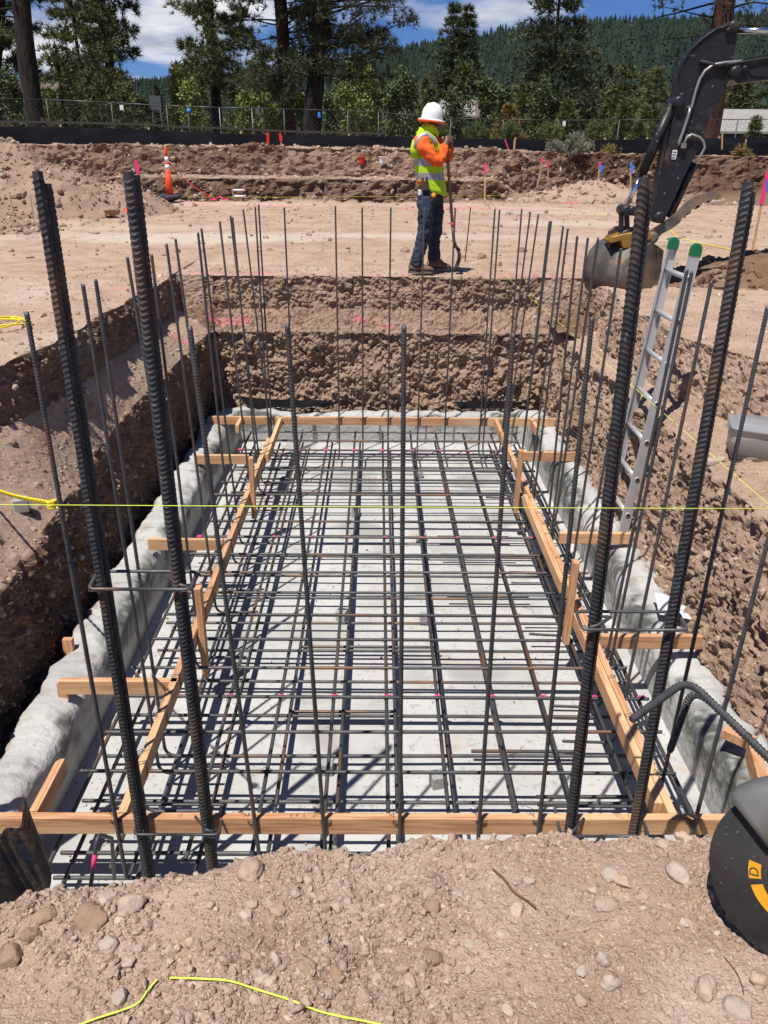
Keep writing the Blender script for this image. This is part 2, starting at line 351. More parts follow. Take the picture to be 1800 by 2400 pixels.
    paint *= .75*np.clip(.6+fbm(P, 25, 2, 31)*1.4, 0, 1)*(WA < .85)
    pale = np.clip(fbm(P, .9, 3, 40)*1.5-.35, 0, 1)*(1-WA)*(P[:, 2] > -.2)
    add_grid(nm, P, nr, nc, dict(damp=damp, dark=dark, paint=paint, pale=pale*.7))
def blob(P, x, y, rx, ry, s=0):
    d = ((P[:, 0]-x)/rx)**2+((P[:, 1]-y)/ry)**2; return np.clip(1.6-1.3*d+.9*fbm(P, 14, 3, s), 0, 1)*(d < 1.8)
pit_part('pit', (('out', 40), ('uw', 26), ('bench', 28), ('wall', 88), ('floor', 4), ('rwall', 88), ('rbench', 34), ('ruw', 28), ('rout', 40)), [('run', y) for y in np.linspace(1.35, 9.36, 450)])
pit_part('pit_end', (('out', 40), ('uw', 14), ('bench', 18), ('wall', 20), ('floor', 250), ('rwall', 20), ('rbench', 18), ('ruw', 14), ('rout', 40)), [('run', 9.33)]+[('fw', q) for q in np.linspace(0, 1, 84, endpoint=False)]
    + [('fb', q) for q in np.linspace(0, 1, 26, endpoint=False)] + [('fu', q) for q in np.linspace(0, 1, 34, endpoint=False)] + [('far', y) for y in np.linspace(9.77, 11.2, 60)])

# --- B: near ground the camera stands on, ending at the pit's near rim
xs = list(-1.05-np.linspace(1, 0, 40, endpoint=False)**2*2.6)+seg(-1.05, 1.12, 440)+list(1.12+np.linspace(0, 1, 40)**2*2.6)
ye = lambda x: ip(x, [-3.6, -1.3, -.84, -.70, -.55, -.40, -.25, 0, .34, .81, 1.2, 3.7], [1.1, 1.2, 1.28, 1.32, 1.355, 1.37, 1.44, 1.455, 1.485, 1.50, 1.5, 1.5])
rs = list(-1.5+np.linspace(0, 1, 16, endpoint=False)*2.3) + seg(.80, 1.0, 0) 
q1 = np.linspace(0, 1, 200)
nr2 = 16+200+34; X = np.array(xs); nc2 = len(X); P = np.zeros((nr2, nc2, 3)); WA = np.zeros((nr2, nc2))
E_ = ye(X)+.012*fbm(np.stack([X, 0*X, 0*X], 1), 9, 3, 4)
for i in range(nr2):
    if i < 16: y = np.full(nc2, -1.5+2.3*i/16); z = np.full(nc2, -.20)
    elif i < 216: t = q1[i-16]; y = .80+(E_-.80)*t; z = -.20-.05*t-.03*np.clip((t-.85)/.15, 0, 1)**2
    else: t = (i-215)/34.; y = E_+.10*np.sqrt(t)+.25*t; z = -.28-1.7*t**1.1; WA[i] = 1
    P[i, :, 0] = X; P[i, :, 1] = y; P[i, :, 2] = z
P = P.reshape(-1, 3); WA = WA.ravel(); n = normals_grid(P, nr2, nc2)
w1, id1 = worley(P, 16, 3); w2, id2 = worley(P, 45, 8); w3, id3 = worley(P, 105, 12)
big = fbm(P, 2.2, 3, 1); med = fbm(P, 9, 4, 2); fin = fbm(P, 60, 3, 5)
rough = np.clip(.60+fbm(P, 3.1, 2, 77)*1.3, .15, 1)           # trodden smooth in places, clods in others
disp = .036*big+.030*med*rough+.055*np.sqrt(np.maximum(0, .44-w1))*(id1 > .62)*rough*.6+.020*np.sqrt(np.maximum(0, .42-w2))*(id2 > .45)*rough+.010*np.sqrt(np.maximum(0, .40-w3))*(id3 > .4)*np.clip(rough+.2, 0, 1)+.004*fin
P = P+n*disp[:, None]
pale = np.clip(fbm(P, 3.0, 3, 40)*1.6-.25, 0, 1)*.6
add_grid('near', P, nr2, nc2, dict(damp=np.clip(fbm(P, 2.5, 3, 90)*1.1-.1, 0, .55)+WA*.3, pale=pale))

# --- C: pad beyond the pit, trench and cut bank, ground under the trees
xs = list(np.linspace(-400, -14, 30, endpoint=False))+seg(-14, 16, 330)+list(np.linspace(16, 400, 30)); X = np.array(xs)
yr = [('p', y) for y in 10.7+np.linspace(0, 1, 190, endpoint=False)*9.3]
yr += [('tw', q) for q in np.linspace(0, 1, 8, endpoint=False)]+[('tf', q) for q in np.linspace(0, 1, 14, endpoint=False)]+[('tb', q) for q in np.linspace(0, 1, 34, endpoint=False)]
yr += [('ld', q) for q in np.linspace(0, 1, 24, endpoint=False)]+[('bw', q) for q in np.linspace(0, 1, 40, endpoint=False)]+[('bt', q) for q in np.linspace(0, 1, 30, endpoint=False)]+[('bg', q) for q in np.linspace(0, 1, 40)]
nr3, nc3 = len(yr), len(X); P = np.zeros((nr3, nc3, 3)); WA = np.zeros((nr3, nc3))
tr = np.clip((3.9-X)/.9, 0, 1)*np.clip((X+7.5)/.6, 0, 1); tr = tr*tr*(3-2*tr)       # where the trench is open
rgt = np.clip((X-3.0)/3.0, 0, 1)                                                     # bank bends back to the right
for i, (kd, q) in enumerate(yr):
    zp = .30
    if kd == 'p': y = np.full(nc3, q); z = np.full(nc3, (q-10.7)*.032-.035*np.clip((11.2-q)/.5, 0, 1))
    elif kd == 'tw': y = 20.0+.25*q+0*X; z = zp-1.1*q*tr
    elif kd == 'tf': y = 20.25+2.0*q+0*X; z = zp-1.1*tr+.05*q*(1-tr)
    elif kd == 'tb': y = 22.25+.3*q+0*X; z = (zp-1.1)*tr*(1-q)+zp*(1-tr)*(1-q)+q*(.74*tr+.36*(1-tr))
    elif kd == 'ld': y = 22.55+1.5*q+0*X; z = .74*tr+.36*(1-tr)+.02*q
    elif kd == 'bw': y = 24.05+.5*q+.6*rgt; z = (.76*tr+.38*(1-tr))*(1-q)+q*(1.50-.12*rgt)
    elif kd == 'bt': y = 24.55+3*q+.6*rgt; z = 1.50-.12*rgt+.05*q+0*X
    else: y = 27.55+330*q**2+.6*rgt; z = 1.55-.12*rgt-.004*(y-27.5)
    if kd in ('tw', 'tb'): WA[i] = tr
    if kd == 'bw': WA[i] = 1
    P[i, :, 0] = X; P[i, :, 1] = y; P[i, :, 2] = z
P = P.reshape(-1, 3); WA = WA.ravel(); n = normals_grid(P, nr3, nc3)
w1, id1 = worley(P, 3.4, 3); w2, id2 = worley(P, 8, 8)
big = fbm(P, .6, 3, 1); med = fbm(P, 2.6, 4, 2); fin = fbm(P, 9, 3, 5); streak = fbm(P*np.array([3.2, 1, .35]), 2.2, 3, 60)
onb = (P[:, 1] > 20.2)
disp = WA*(.16*big+.15*med+.16*(.5-w1)*(id1 > .45)+.12*streak+.06*fin+.08*(1-2*np.abs(fbm(P, 4, 3, 71))))+(1-WA)*(.022*big+.014*med+.012*np.maximum(0, .4-w2)*(id2 > .75)+.005*fin+onb*(.05*med+.04*np.maximum(0, .5-w1)))
P = P+n*disp[:, None]
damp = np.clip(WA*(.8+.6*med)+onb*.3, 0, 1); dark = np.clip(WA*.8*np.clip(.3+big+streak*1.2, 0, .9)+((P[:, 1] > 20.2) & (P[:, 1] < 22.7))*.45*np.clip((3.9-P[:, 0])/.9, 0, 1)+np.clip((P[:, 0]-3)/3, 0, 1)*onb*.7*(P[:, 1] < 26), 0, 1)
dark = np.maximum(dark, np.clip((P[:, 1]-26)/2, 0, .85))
paint = np.zeros(len(P))
for (x, y, rx, ry) in ((-2.6, 20.05-.9, 2.2, .10), (2.0, 18.6, 2.4, .10), (1.55, 19.2, .5, .12), (2.1, 18.9, .5, .10), (1.0, 18.9, .4, .08), (-4.2, 19.6, .5, .1), (-2.5, 19.0, .8, .06), (4.6, 20.3, .25, .3)):
    paint = np.maximum(paint, blob(P, x, y, rx, ry, 3))
paint *= .75*np.clip(.6+fbm(P, 9, 2, 31)*1.4, 0, 1)
pl = np.clip(fbm(P*np.array([.5, 1.6, 1]), .55, 4, 40)*1.8-.05, 0, 1)*(P[:, 1] < 19.8)
pl = np.maximum(pl*.8, .8*blob(P, -2.9, 13.2, 2.2, .7, 4))
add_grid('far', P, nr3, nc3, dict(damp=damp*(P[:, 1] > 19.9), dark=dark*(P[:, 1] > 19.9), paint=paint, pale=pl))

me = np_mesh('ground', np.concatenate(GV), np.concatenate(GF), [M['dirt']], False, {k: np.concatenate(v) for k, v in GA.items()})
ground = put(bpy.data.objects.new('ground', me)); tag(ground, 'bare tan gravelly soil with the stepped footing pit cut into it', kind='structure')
# wide land under everything
mb = MB(); mb.add([(-3000, -600, -2.6), (3000, -600, -2.6), (3000, 4000, -2.6), (-3000, 4000, -2.6)], [(0, 1, 2, 3)])
tag(mb.build('terrain', M['soil']), kind='structure')

def hgrid(nm):
    P, nr, nc = GRIDS[nm]; return P.reshape(nr, nc, 3)
_near = hgrid('near')
def near_z(x, y):
    G = _near[:216]; j = int(np.clip(np.searchsorted(G[0, :, 0], x), 1, G.shape[1]-2)); c_ = G[:, j, :]; i = int(np.argmin(np.abs(c_[:, 1]-y))); return float(c_[i, 2])

_pit = hgrid('pit').reshape(-1, 3)
def pit_z(x, y):
    d = (_pit[:, 0]-x)**2+(_pit[:, 1]-y)**2; k_ = np.argsort(d)[:6]; return float(np.median(_pit[k_, 2]))
def on_pit(px, py, z0, up=0.):
    c = PZ(px, py, z0)
    for _ in range(6): zt = pit_z(c[0], c[1])+up; z0 = z0*.5+zt*.5; c = PZ(px, py, z0)
    c[2] = pit_z(c[0], c[1]); return c
# ------------------------------------------------------------------ stones
def ico(sub):
    bm = bmesh.new(); bmesh.ops.create_icosphere(bm, subdivisions=sub, radius=1); bm.verts.index_update()
    V = np.array([v.co[:] for v in bm.verts]); Fc = np.array([[v.index for v in f.verts] for f in bm.faces]); bm.free(); return V, Fc
I1, I2, I3, I4 = ico(1), ico(2), ico(3), ico(4)
def stone_shape(base, s, rough=.28, angular=False):
    V, Fc = base; V = V.copy()
    V *= (1+rough*fbm(V+s*3.7, .9, 2, s)+.16*fbm(V+s, 2.2, 3, s+3))[:, None]
    rg = np.random.default_rng(s)
    for _ in range(5 if angular else 2):          # flattened facets
        d = rg.normal(size=3); d /= np.linalg.norm(d); t = V@d; lim = rg.uniform(.55, .85); m = t > lim; V[m] -= np.outer((t[m]-lim)*.9, d)
    V *= rg.uniform([.8, .65, .5], [1.15, 1.0, .8]); return V, Fc
def rot_rand(n, rg):
    q = rg.normal(size=(n, 4)); q /= np.linalg.norm(q, axis=1)[:, None]; a, b, c, d = q.T
    return np.stack([np.stack([1-2*(c*c+d*d), 2*(b*c-a*d), 2*(b*d+a*c)], 1), np.stack([2*(b*c+a*d), 1-2*(b*b+d*d), 2*(c*d-a*b)], 1), np.stack([2*(b*d-a*c), 2*(c*d+a*b), 1-2*(b*b+c*c)], 1)], 1)
def scatter(name, pts, sizes, base, mt, label, dampv=0., greyp=.3, seed=1, smooth=False, variants=8, parent=None):
    rg = np.random.default_rng(seed); n = len(pts); R = rot_rand(n, rg); var = rg.integers(0, variants, n)
    Vs, Fs, gr, dm, cr_ = [], [], [], [], []; o = 0
    for k in range(variants):
        m = np.where(var == k)[0]
        if not len(m): continue
        V, Fc = stone_shape(base, seed*31+k); nv = len(V)
        W = np.einsum('nij,vj->nvi', R[m], V)*sizes[m][:, None, None]+pts[m][:, None, :]
        Vs.append(W.reshape(-1, 3)); Fs.append((Fc[None]+(np.arange(len(m))*nv)[:, None, None]).reshape(-1, 3)+o); o += nv*len(m)
        cr_.append(np.repeat(np.clip(rg.normal(-.1, .45, len(m)), 0, .9), nv)); gr.append(np.repeat(np.clip(rg.normal(greyp, .35, len(m)), 0, 1), nv)); dm.append(np.repeat(np.clip(rg.normal(dampv, .25, len(m)), 0, 1), nv))
    me = np_mesh(name, np.concatenate(Vs), np.concatenate(Fs), [mt], smooth, dict(grey=np.concatenate(gr), damp=np.concatenate(dm), cream=np.concatenate(cr_)))
    ob = put(bpy.data.objects.new(name, me), parent); return tag(ob, label, kind='stuff')
def sample_grid(nm, N, wfun, seed):
    Pg = hgrid(nm); rg = np.random.default_rng(seed); a = Pg[:-1, :-1]; b = Pg[:-1, 1:]; c = Pg[1:, :-1]
    ar = np.linalg.norm(np.cross(b-a, c-a), axis=2); ctr = (b+c)/2; wgt = ar*wfun(ctr.reshape(-1, 3)).reshape(ar.shape); p = (wgt/wgt.sum()).ravel()
    idx = rg.choice(len(p), N, p=p); i, j = np.unravel_index(idx, ar.shape); u, v = rg.random(N)[:, None], rg.random(N)[:, None]
    return a[i, j]+(b-a)[i, j]*u+(c-a)[i, j]*v
rg = np.random.default_rng(11)
# fine gravel on the near ground
p = sample_grid('near', 26000, lambda c: ((c[:, 1] > .82) & (c[:, 2] > -.5) & (np.abs(c[:, 0]) < 1.25))*np.clip(.5+1.6*fbm(c, 3.1, 2, 77), .16, 2), 3)
scatter('gravel', p, .0018*np.exp(rg.exponential(.50, len(p))).clip(1, 6), I1, M['stone'], 'fine tan gravel and small pebbles strewn over the near rim', .15, .1, 4)
p = sample_grid('near', 2600, lambda c: ((c[:, 1] > .84) & (c[:, 2] > -.45) & (np.abs(c[:, 0]) < 1.2))*np.clip(.35+1.9*fbm(c, 3.1, 2, 77), .03, 2)*np.where(c[:, 0] < -.1, 1.6, 1), 23)
scatter('pebbles', p, .0042*np.exp(rg.exponential(.40, len(p))).clip(1, 3.4), I2, M['stone'], 'mixed pebbles half sunk in the near rim', .1, .15, 24)
# pebbles over pit walls and benches
p = np.concatenate([sample_grid('pit_end', 5000, lambda c: (np.abs(c[:, 0]) < 4)*(c[:, 1] < 10.4)*1.0, 15), sample_grid('pit', 30000, lambda c: (1.0/(np.maximum(c[:, 1], 2.5))**1.2)*(np.abs(c[:, 0]) < 4.2)*np.where(np.abs(c[:, 0]) < 1.9, 0, 1), 5)])
scatter('pebbles', p, .0046*np.exp(rg.exponential(.48, len(p))).clip(1, 7), I1, M['stone'], 'loose pebbles lodged in the pit walls and benches', .45, .2, 6)
p = sample_grid('far', 11000, lambda c: ((c[:, 1] < 26) & (np.abs(c[:, 0]) < 9))*np.where(c[:, 1] > 20, 2.5, .35), 7)
scatter('rubble', p, .016*np.exp(rg.exponential(.5, len(p))).clip(1, 6), I1, M['stone'], 'scattered pebbles and clods on the pad and cut bank', .4, .2, 8)
# single cobbles that can be pointed at: (px, py, size px, look)
COB = [(585, 2040, 34, 'orange-tan rounded cobble', 1), (308, 2118, 36, 'broken cream cobble with an angular face', 2), (252, 2105, 22, 'pale grey rounded cobble', 3), (215, 2150, 42, 'big crusted brown clod', 4),
       (652, 2134, 20, 'round tan cobble', 5), (578, 2142, 17, 'buff round stone', 6), (590, 2118, 15, 'light flat stone', 7), (495, 2120, 14, 'pinkish small cobble', 8), (790, 2128, 20, 'cream half-buried stone', 9),
       (102, 2148, 30, 'dusty brown clod', 10), (28, 2248, 42, 'dark angular boulder', 11), (255, 2212, 26, 'flat grey-tan cobble', 12), (395, 2228, 22, 'smooth pale stone', 13), (448, 2206, 18, 'tan oval pebble', 14), (300, 2258, 20, 'buried ochre stone', 15),
       (788, 2285, 30, 'brown oval cobble', 16), (615, 2295, 18, 'small round grey stone', 17), (278, 2340, 24, 'pebble-crusted grey cobble', 18), (372, 2382, 14, 'red-brown pebble', 19),
       (1008, 2092, 22, 'rough cream stone', 20), (1015, 2092+30, 24, 'dusty brown clod', 21), (1073, 2090, 16, 'white chalky pebble', 22), (928, 2108, 20, 'tan rounded stone', 23), (1243, 2064, 18, 'small grey flake', 24), (1430, 2052, 26, 'grey egg-shaped stone', 25), (1460, 2068, 22, 'tan smooth stone', 26), (1390, 2085, 18, 'flat grey stone', 27),
       (1595, 2052, 34, 'long wedge-shaped grey stone', 28), (1420, 2120, 30, 'broad flat buff stone', 29), (1555, 1978, 18, 'reddish rounded stone', 30), (1602, 1962, 22, 'buff lump', 31),
       (1365, 2275, 20, 'small pale stone', 32), (1415, 2245, 22, 'white dusty stone', 33), (1430, 2300, 26, 'grey speckled cobble', 34), (1655, 2315, 32, 'large cream cobble', 35), (1725, 2360, 36, 'large pale boulder', 36), (1360, 2345, 22, 'tan half-sunk stone', 37), (1602, 2160, 14, 'sharp white pebble', 38), (1010, 2250, 28, 'cracked brown clod', 39), (960, 2300, 20, 'round tan clod', 40), (1180, 2190, 22, 'soft buff lump', 41), (1210, 2130, 24, 'pinkish flat stone', 42), (1100, 2210, 16, 'grey chip', 43), (1780, 2290, 24, 'rounded tan stone', 44), (1190, 2365, 20, 'buff pebble', 45), (70, 2190, 28, 'crumbly brown clod', 46), (150, 2240, 18, 'grey-brown pebble', 47), (690, 2085, 15, 'pale pebble', 48), (722, 2060, 15, 'cream pebble', 49), (700, 2058, 13, 'speckled pebble', 50)]
spots = ['beside the saw', 'near the string', 'on the near rim']
for i, (x, y, s_, look, sd_) in enumerate(COB):
    c = PZ(x, y, -.25)
    zg = near_z(c[0], c[1])
    for _ in range(3): c = PZ(x, y, zg+.004); zg = near_z(c[0], c[1])
    sz = s_/F*np.linalg.norm(c-CAM)*.8
    V, Fc = stone_shape(I4, 200+sd_, .34, 'angular' in look or 'wedge' in look or 'broken' in look)
    me = np_mesh('stone', V*sz, Fc, [M['stone']], True, dict(grey=np.full(len(V), .75 if ('grey' in look or 'white' in look or 'pale' in look) else (.0 if 'brown' in look or 'orange' in look or 'tan' in look else .4)), damp=np.full(len(V), .75 if ('brown' in look or 'dark' in look) else 0.)))
    o = put(bpy.data.objects.new('stone', me)); o.location = (c[0], c[1], zg+sz*.10); o.rotation_euler = (0, 0, sd_*1.3)
    where = ('at the bottom edge of the photo' if y > 2330 else 'just left of the saw blade' if x > 1500 else 'right of the twisted root' if x > 1230 else 'left of the twisted root' if x > 900 else 'above the green string end' if (x > 380 and y < 2240) else 'under the green string' if x > 380 else 'by the black plastic sheet' if y < 2200 else 'in the bottom-left corner')
    tag(o, look+' '+where, 'stone', 'loose stones on the near rim')
# ------------------------------------------------------------------ concrete slab and upturned kerb in the pit
ZS = -1.85
gx, gy = np.meshgrid(np.linspace(-1.75, 1.85, 110), np.linspace(1.75, 9.1, 220)); Pg = np.stack([gx.ravel(), gy.ravel(), np.full(gx.size, ZS)], 1)
Pg[:, 2] += .006*fbm(Pg, 1.5, 3, 2)
slab = put(bpy.data.objects.new('slab', np_mesh('slab', Pg, grid_faces(220, 110), [M['slab']], True))); tag(slab, 'pale concrete mud slab under the rebar mat', kind='structure')
def rect_path(x0, x1, y0, y1, n):
    pts = []; cs = [(x0, y0), (x1, y0), (x1, y1), (x0, y1)]
    for i in range(4):
        a, b = np.array(cs[i]), np.array(cs[(i+1) % 4]); m = int(np.linalg.norm(b-a)*n)
        pts += [a+(b-a)*k/m for k in range(m)]
    return np.array(pts)
pk = np.array([(0, -1.92), (.0, -1.60), (.010, -1.545), (.028, -1.515), (.07, -1.497), (.14, -1.485), (.20, -1.478), (.25, -1.484), (.285, -1.52), (.30, -1.62), (.31, -1.95)])
sk = np.concatenate([[0], np.cumsum(np.linalg.norm(np.diff(pk, axis=0), axis=1))]); sq = np.linspace(0, sk[-1], 34); prof = np.stack([np.interp(sq, sk, pk[:, 0]), np.interp(sq, sk, pk[:, 1])], 1)
rp = rect_path(-1.65, 1.76, 2.0, 9.02, 44)
nrm = np.zeros_like(rp)
nrm[:, 0] = np.where(rp[:, 0] <= -1.65+1e-6, -1, 0)+np.where(rp[:, 0] >= 1.76-1e-6, 1, 0); nrm[:, 1] = np.where(rp[:, 1] <= 2.0+1e-6, -1, 0)+np.where(rp[:, 1] >= 9.02-1e-6, 1, 0)
for _ in range(6): nrm = (np.roll(nrm, 1, 0)+nrm*2+np.roll(nrm, -1, 0))/4
sidef = (np.abs(nrm[:, 0]) > .5).astype(float)
Vk, stn, sol = [], [], []; nP = len(prof)
for k, (d, z) in enumerate(prof):
    u_ = k/(nP-1.); q = np.stack([rp[:, 0], rp[:, 1], np.full(len(rp), z*1.5)], 1); up_ = np.clip((z+1.75)/.2, 0, 1); outer = np.clip((d-.12)/.2, 0, 1)
    wob = fbm(q, 1.7, 3, 9)*.035*up_+fbm(q, 5, 4, 19)*.020*up_+.09*fbm(q*np.array([1, 1, .2]), 3.3, 3, 49)*outer
    fl = .12*np.exp(-((rp[:, 1]-4.6)/.55)**2)*(rp[:, 0] > 1.7)*outer
    dd = np.maximum(d*np.where(sidef > .5, 1.0, .72)+wob+fl, -.02)
    crease = -.022*np.clip(1-np.abs(fbm(q, 1.8, 3, 59))*7, 0, 1)*np.clip(d/.05, 0, 1)
    zz_ = z+(.035*fbm(q, 2.3, 3, 29)+.05*fbm(q, 1.0, 2, 39)+crease+.014*fbm(q, 16, 3, 69)+.022*np.clip(1-np.abs(fbm(q*np.array([1, 1, .4]), 3.4, 4, 73))*5, 0, 1)-.2*fl)*up_-.05*outer*np.clip(fbm(q, 1.5, 2, 79)+.2, 0, 1)
    V_ = np.stack([rp[:, 0]+nrm[:, 0]*dd, rp[:, 1]+nrm[:, 1]*dd, zz_], 1); Vk.append(V_)
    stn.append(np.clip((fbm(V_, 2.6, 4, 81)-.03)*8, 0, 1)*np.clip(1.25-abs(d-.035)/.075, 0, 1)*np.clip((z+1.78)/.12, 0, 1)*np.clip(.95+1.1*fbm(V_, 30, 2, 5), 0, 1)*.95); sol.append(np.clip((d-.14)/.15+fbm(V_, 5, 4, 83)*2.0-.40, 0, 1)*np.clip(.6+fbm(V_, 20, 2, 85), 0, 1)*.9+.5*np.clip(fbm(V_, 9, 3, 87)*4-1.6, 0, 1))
nR = len(rp); Vk = np.concatenate(Vk); fk = []
for k in range(nP-1):
    a = np.arange(nR); b = (a+1) % nR; fk.append(np.stack([k*nR+a, k*nR+b, (k+1)*nR+b, (k+1)*nR+a], 1)[:, ::-1])
kerb = put(bpy.data.objects.new('kerb', np_mesh('kerb', Vk, np.concatenate(fk), [M['concrete']], True, dict(stain=np.concatenate(stn), soil=np.clip(np.concatenate(sol), 0, 1))))); tag(kerb, 'uneven concrete upstand running round the slab edge', kind='structure')

# ------------------------------------------------------------------ ribbed bars
def rebar_mesh(name, path, r, sp, sides, h, slant, mt, bn=(0, 1, 0), seam=0.):
    path = np.asarray(path, float); d = np.linalg.norm(np.diff(path, axis=0), axis=1); S = np.concatenate([[0], np.cumsum(d)]); L = S[-1]
    T = np.gradient(path, S, axis=0); T /= np.linalg.norm(T, axis=1)[:, None]; bn = np.asarray(bn, float)
    nk = int((L-.62*sp)/sp); offs = np.array([0, .16, .40, .56]) if sides > 10 else np.array([0, .26, .6]); rad = np.array([r, r+h, r+h, r]) if sides > 10 else np.array([r, r+h, r])
    s = (sp*.7+np.arange(nk)[:, None]*sp+offs[None]*sp).ravel(); rr = np.tile(rad, nk)
    s = np.concatenate([[0], s, [L]]); rr = np.concatenate([[r*.96], rr, [r*.96]]); th = np.arange(sides)/sides*2*np.pi
    g = (np.abs(((th/np.pi) % 1)-.5)*2)          # chevron, mirrored on both halves
    sl = np.full(len(s), slant); sl[[0, -1]] = 0
    SV = np.clip(s[:, None]+sl[:, None]*(g[None]-.5), 0, L)
    RR = rr[:, None]*np.ones(sides)[None]; 
    if seam: RR = RR + (np.abs(np.cos(th))[None] > .985)*seam
    pos = np.stack([np.interp(SV, S, path[:, i]) for i in range(3)], -1); tan = np.stack([np.interp(SV, S, T[:, i]) for i in range(3)], -1)
    nn = np.cross(np.broadcast_to(bn, tan.shape), tan); nn /= np.linalg.norm(nn, axis=-1, keepdims=True)
    V = pos+nn*(np.cos(th)[None]*RR)[..., None]+bn*(np.sin(th)[None]*RR)[..., None]
    nr_ = len(s); V = V.reshape(-1, 3); a = np.arange(sides); b = (a+1) % sides
    Fc = np.concatenate([np.stack([i*sides+a, i*sides+b, (i+1)*sides+b, (i+1)*sides+a], 1) for i in range(nr_-1)])
    # closed ends: fan quads
    c0 = len(V); V = np.concatenate([V, [path[0], path[-1]]]); l = (nr_-1)*sides
    Fc = np.concatenate([Fc, np.stack([np.full(sides, c0), b, a, np.full(sides, c0)], 1)[:, :3].repeat(1, 0)[:, [0, 1, 2, 2]], np.stack([np.full(sides, c0+1), l+a, l+b, l+b], 1)]) if False else Fc
    V = V[:c0]
    me = bpy.data.meshes.new(name); fl = [tuple(f) for f in Fc]+[tuple(range(sides))[::-1], tuple(l+k for k in range(sides))]
    me.from_pydata(V.tolist(), [], fl); me.polygons.foreach_set('use_smooth', [sides <= 10]*len(fl)); me.materials.append(mt); me.update(); return me
def bend(pts, R, n=8):
    pts = [np.asarray(p, float) for p in pts]; out = [pts[0]]
    for i in range(1, len(pts)-1):
        a, b, c = pts[i-1], pts[i], pts[i+1]; u = (a-b)/np.linalg.norm(a-b); v = (c-b)/np.linalg.norm(c-b); ang = math.acos(np.clip(u@v, -1, 1)); t = min(R/math.tan(ang/2), .45*np.linalg.norm(a-b), .49*np.linalg.norm(c-b))
        for k in range(n+1):
            q = k/n; out.append((1-q)**2*(b+u*t)+2*q*(1-q)*b+q*q*(b+v*t))
    out.append(pts[-1]); return out

# rebar mat: two layers tied together, one thing
matT = thing('rebar_mat', (.06, 5.5, ZS), 'two-layer rebar mat tied in a square grid over the pale slab', 'rebar mat')
def bar_mesh(L, sp=.0125): return rebar_mesh('bar', [(-L/2, 0, 0), (0, 0, 0), (L/2, 0, 0)], .0098, sp, 8, .0017, .004, M['mat_bar'])
mt_, ml_ = bar_mesh(3.06), bar_mesh(6.15)
mlap = bar_mesh(.62)
def bar(me, x, y, z, rz=0):
    o = bpy.data.objects.new('bar', me); put(o, matT); o.location = Vector((x, y, z))-matT.location; o.rotation_euler = (random.uniform(0, 3), random.uniform(-.002, .002), rz+random.uniform(-.006, .006)); return o
ZU, ZL = -1.60, -1.765
YU = [2.87+.305*k for k in range(20)]; YL = [2.66, 2.81]+[3.14+.345*k for k in range(16)]
XL = [-1.46, -1.155, -.85, -.545, -.24, .065, .37, .675, .98, 1.285, 1.55]
for y in YU: bar(mt_, .06+random.uniform(-.05, .05), y+random.uniform(-.01, .01), ZU+random.uniform(-.004, .004))
for y in YL:
    if y < 8.75: bar(mt_, .06+random.uniform(-.05, .05), y+random.uniform(-.012, .012), ZL+random.uniform(-.004, .004))
for x in XL:
    bar(ml_, x+random.uniform(-.01, .01), 5.66+random.uniform(-.06, .04), ZU-.019, math.pi/2)
    bar(ml_, x+.03+random.uniform(-.02, .03), 5.64+random.uniform(-.06, .04), ZL+.019, math.pi/2)
for k in range(9): bar(mlap, random.choice([-.2, .12, .85, 1.15, -1.0]), random.choice(YL[2:12])+.03, ZL+.004)
rib = MB()
for yi, zz_ in ((YU[3]+.009, ZU), (YU[10], ZU), (YU[17], ZU)):
    for x in XL:
        m = MB(); p0 = (x+random.uniform(-.01, .01), yi, zz_)
        m.tube([(p0[0]-.022, yi-.002, zz_), (p0[0]-.008, yi, zz_+.001), (p0[0]+.012, yi+.001, zz_), (p0[0]+.026, yi-.003, zz_-.001)], [.007, .0135, .0135, .008], 7)
        m.build('ribbon_tie', M['pink'], matT)
tw = MB()
for x in XL:
    for y in YU:
        if random.random() < .75:
            c = Vector((x, y, ZU+.002)); tw.tube([c+Vector((-.016, -.012, -.02)), c+Vector((-.006, .0, .012)), c+Vector((.012, .012, .006)), c+Vector((.018, .014, -.018))], .0016, 3, False)
            a_ = random.uniform(0, 6.28); tw.tube([c+Vector((0, 0, .008)), c+Vector((.02*math.cos(a_), .02*math.sin(a_), .022)), c+Vector((.035*math.cos(a_+.5), .035*math.sin(a_+.5), .018))], .0014, 3, False)
o = tw.build('tie_wires', M['wire'], matT); o['kind'] = 'stuff'
# scraps of wire and grit on the slab
gw = MB()
for k in range(46):
    x, y = random.uniform(-1.5, 1.6), random.uniform(2.3, 8.6); a_ = random.uniform(0, 6.28); L_ = random.uniform(.04, .13); z_ = ZS+.009
    gw.tube([(x, y, z_), (x+L_*.5*math.cos(a_), y+L_*.5*math.sin(a_), z_+.004), (x+L_*math.cos(a_+.6), y+L_*math.sin(a_+.6), z_)], .0013, 3, False)
tag(gw.build('wire_litter', M['wire']), 'short cut ends of tie wire littering the slab', kind='stuff')
rg_ = np.random.default_rng(91); pz = np.stack([rg_.uniform(-1.6, 1.7, 900), rg_.uniform(2.1, 8.9, 900), np.full(900, ZS+.006)], 1); scatter('grit', pz, .0022*np.exp(rg_.exponential(.5, 900)).clip(1, 6), I1, M['stone'], 'crumbs of soil and grit dropped on the slab', .6, .1, 92)
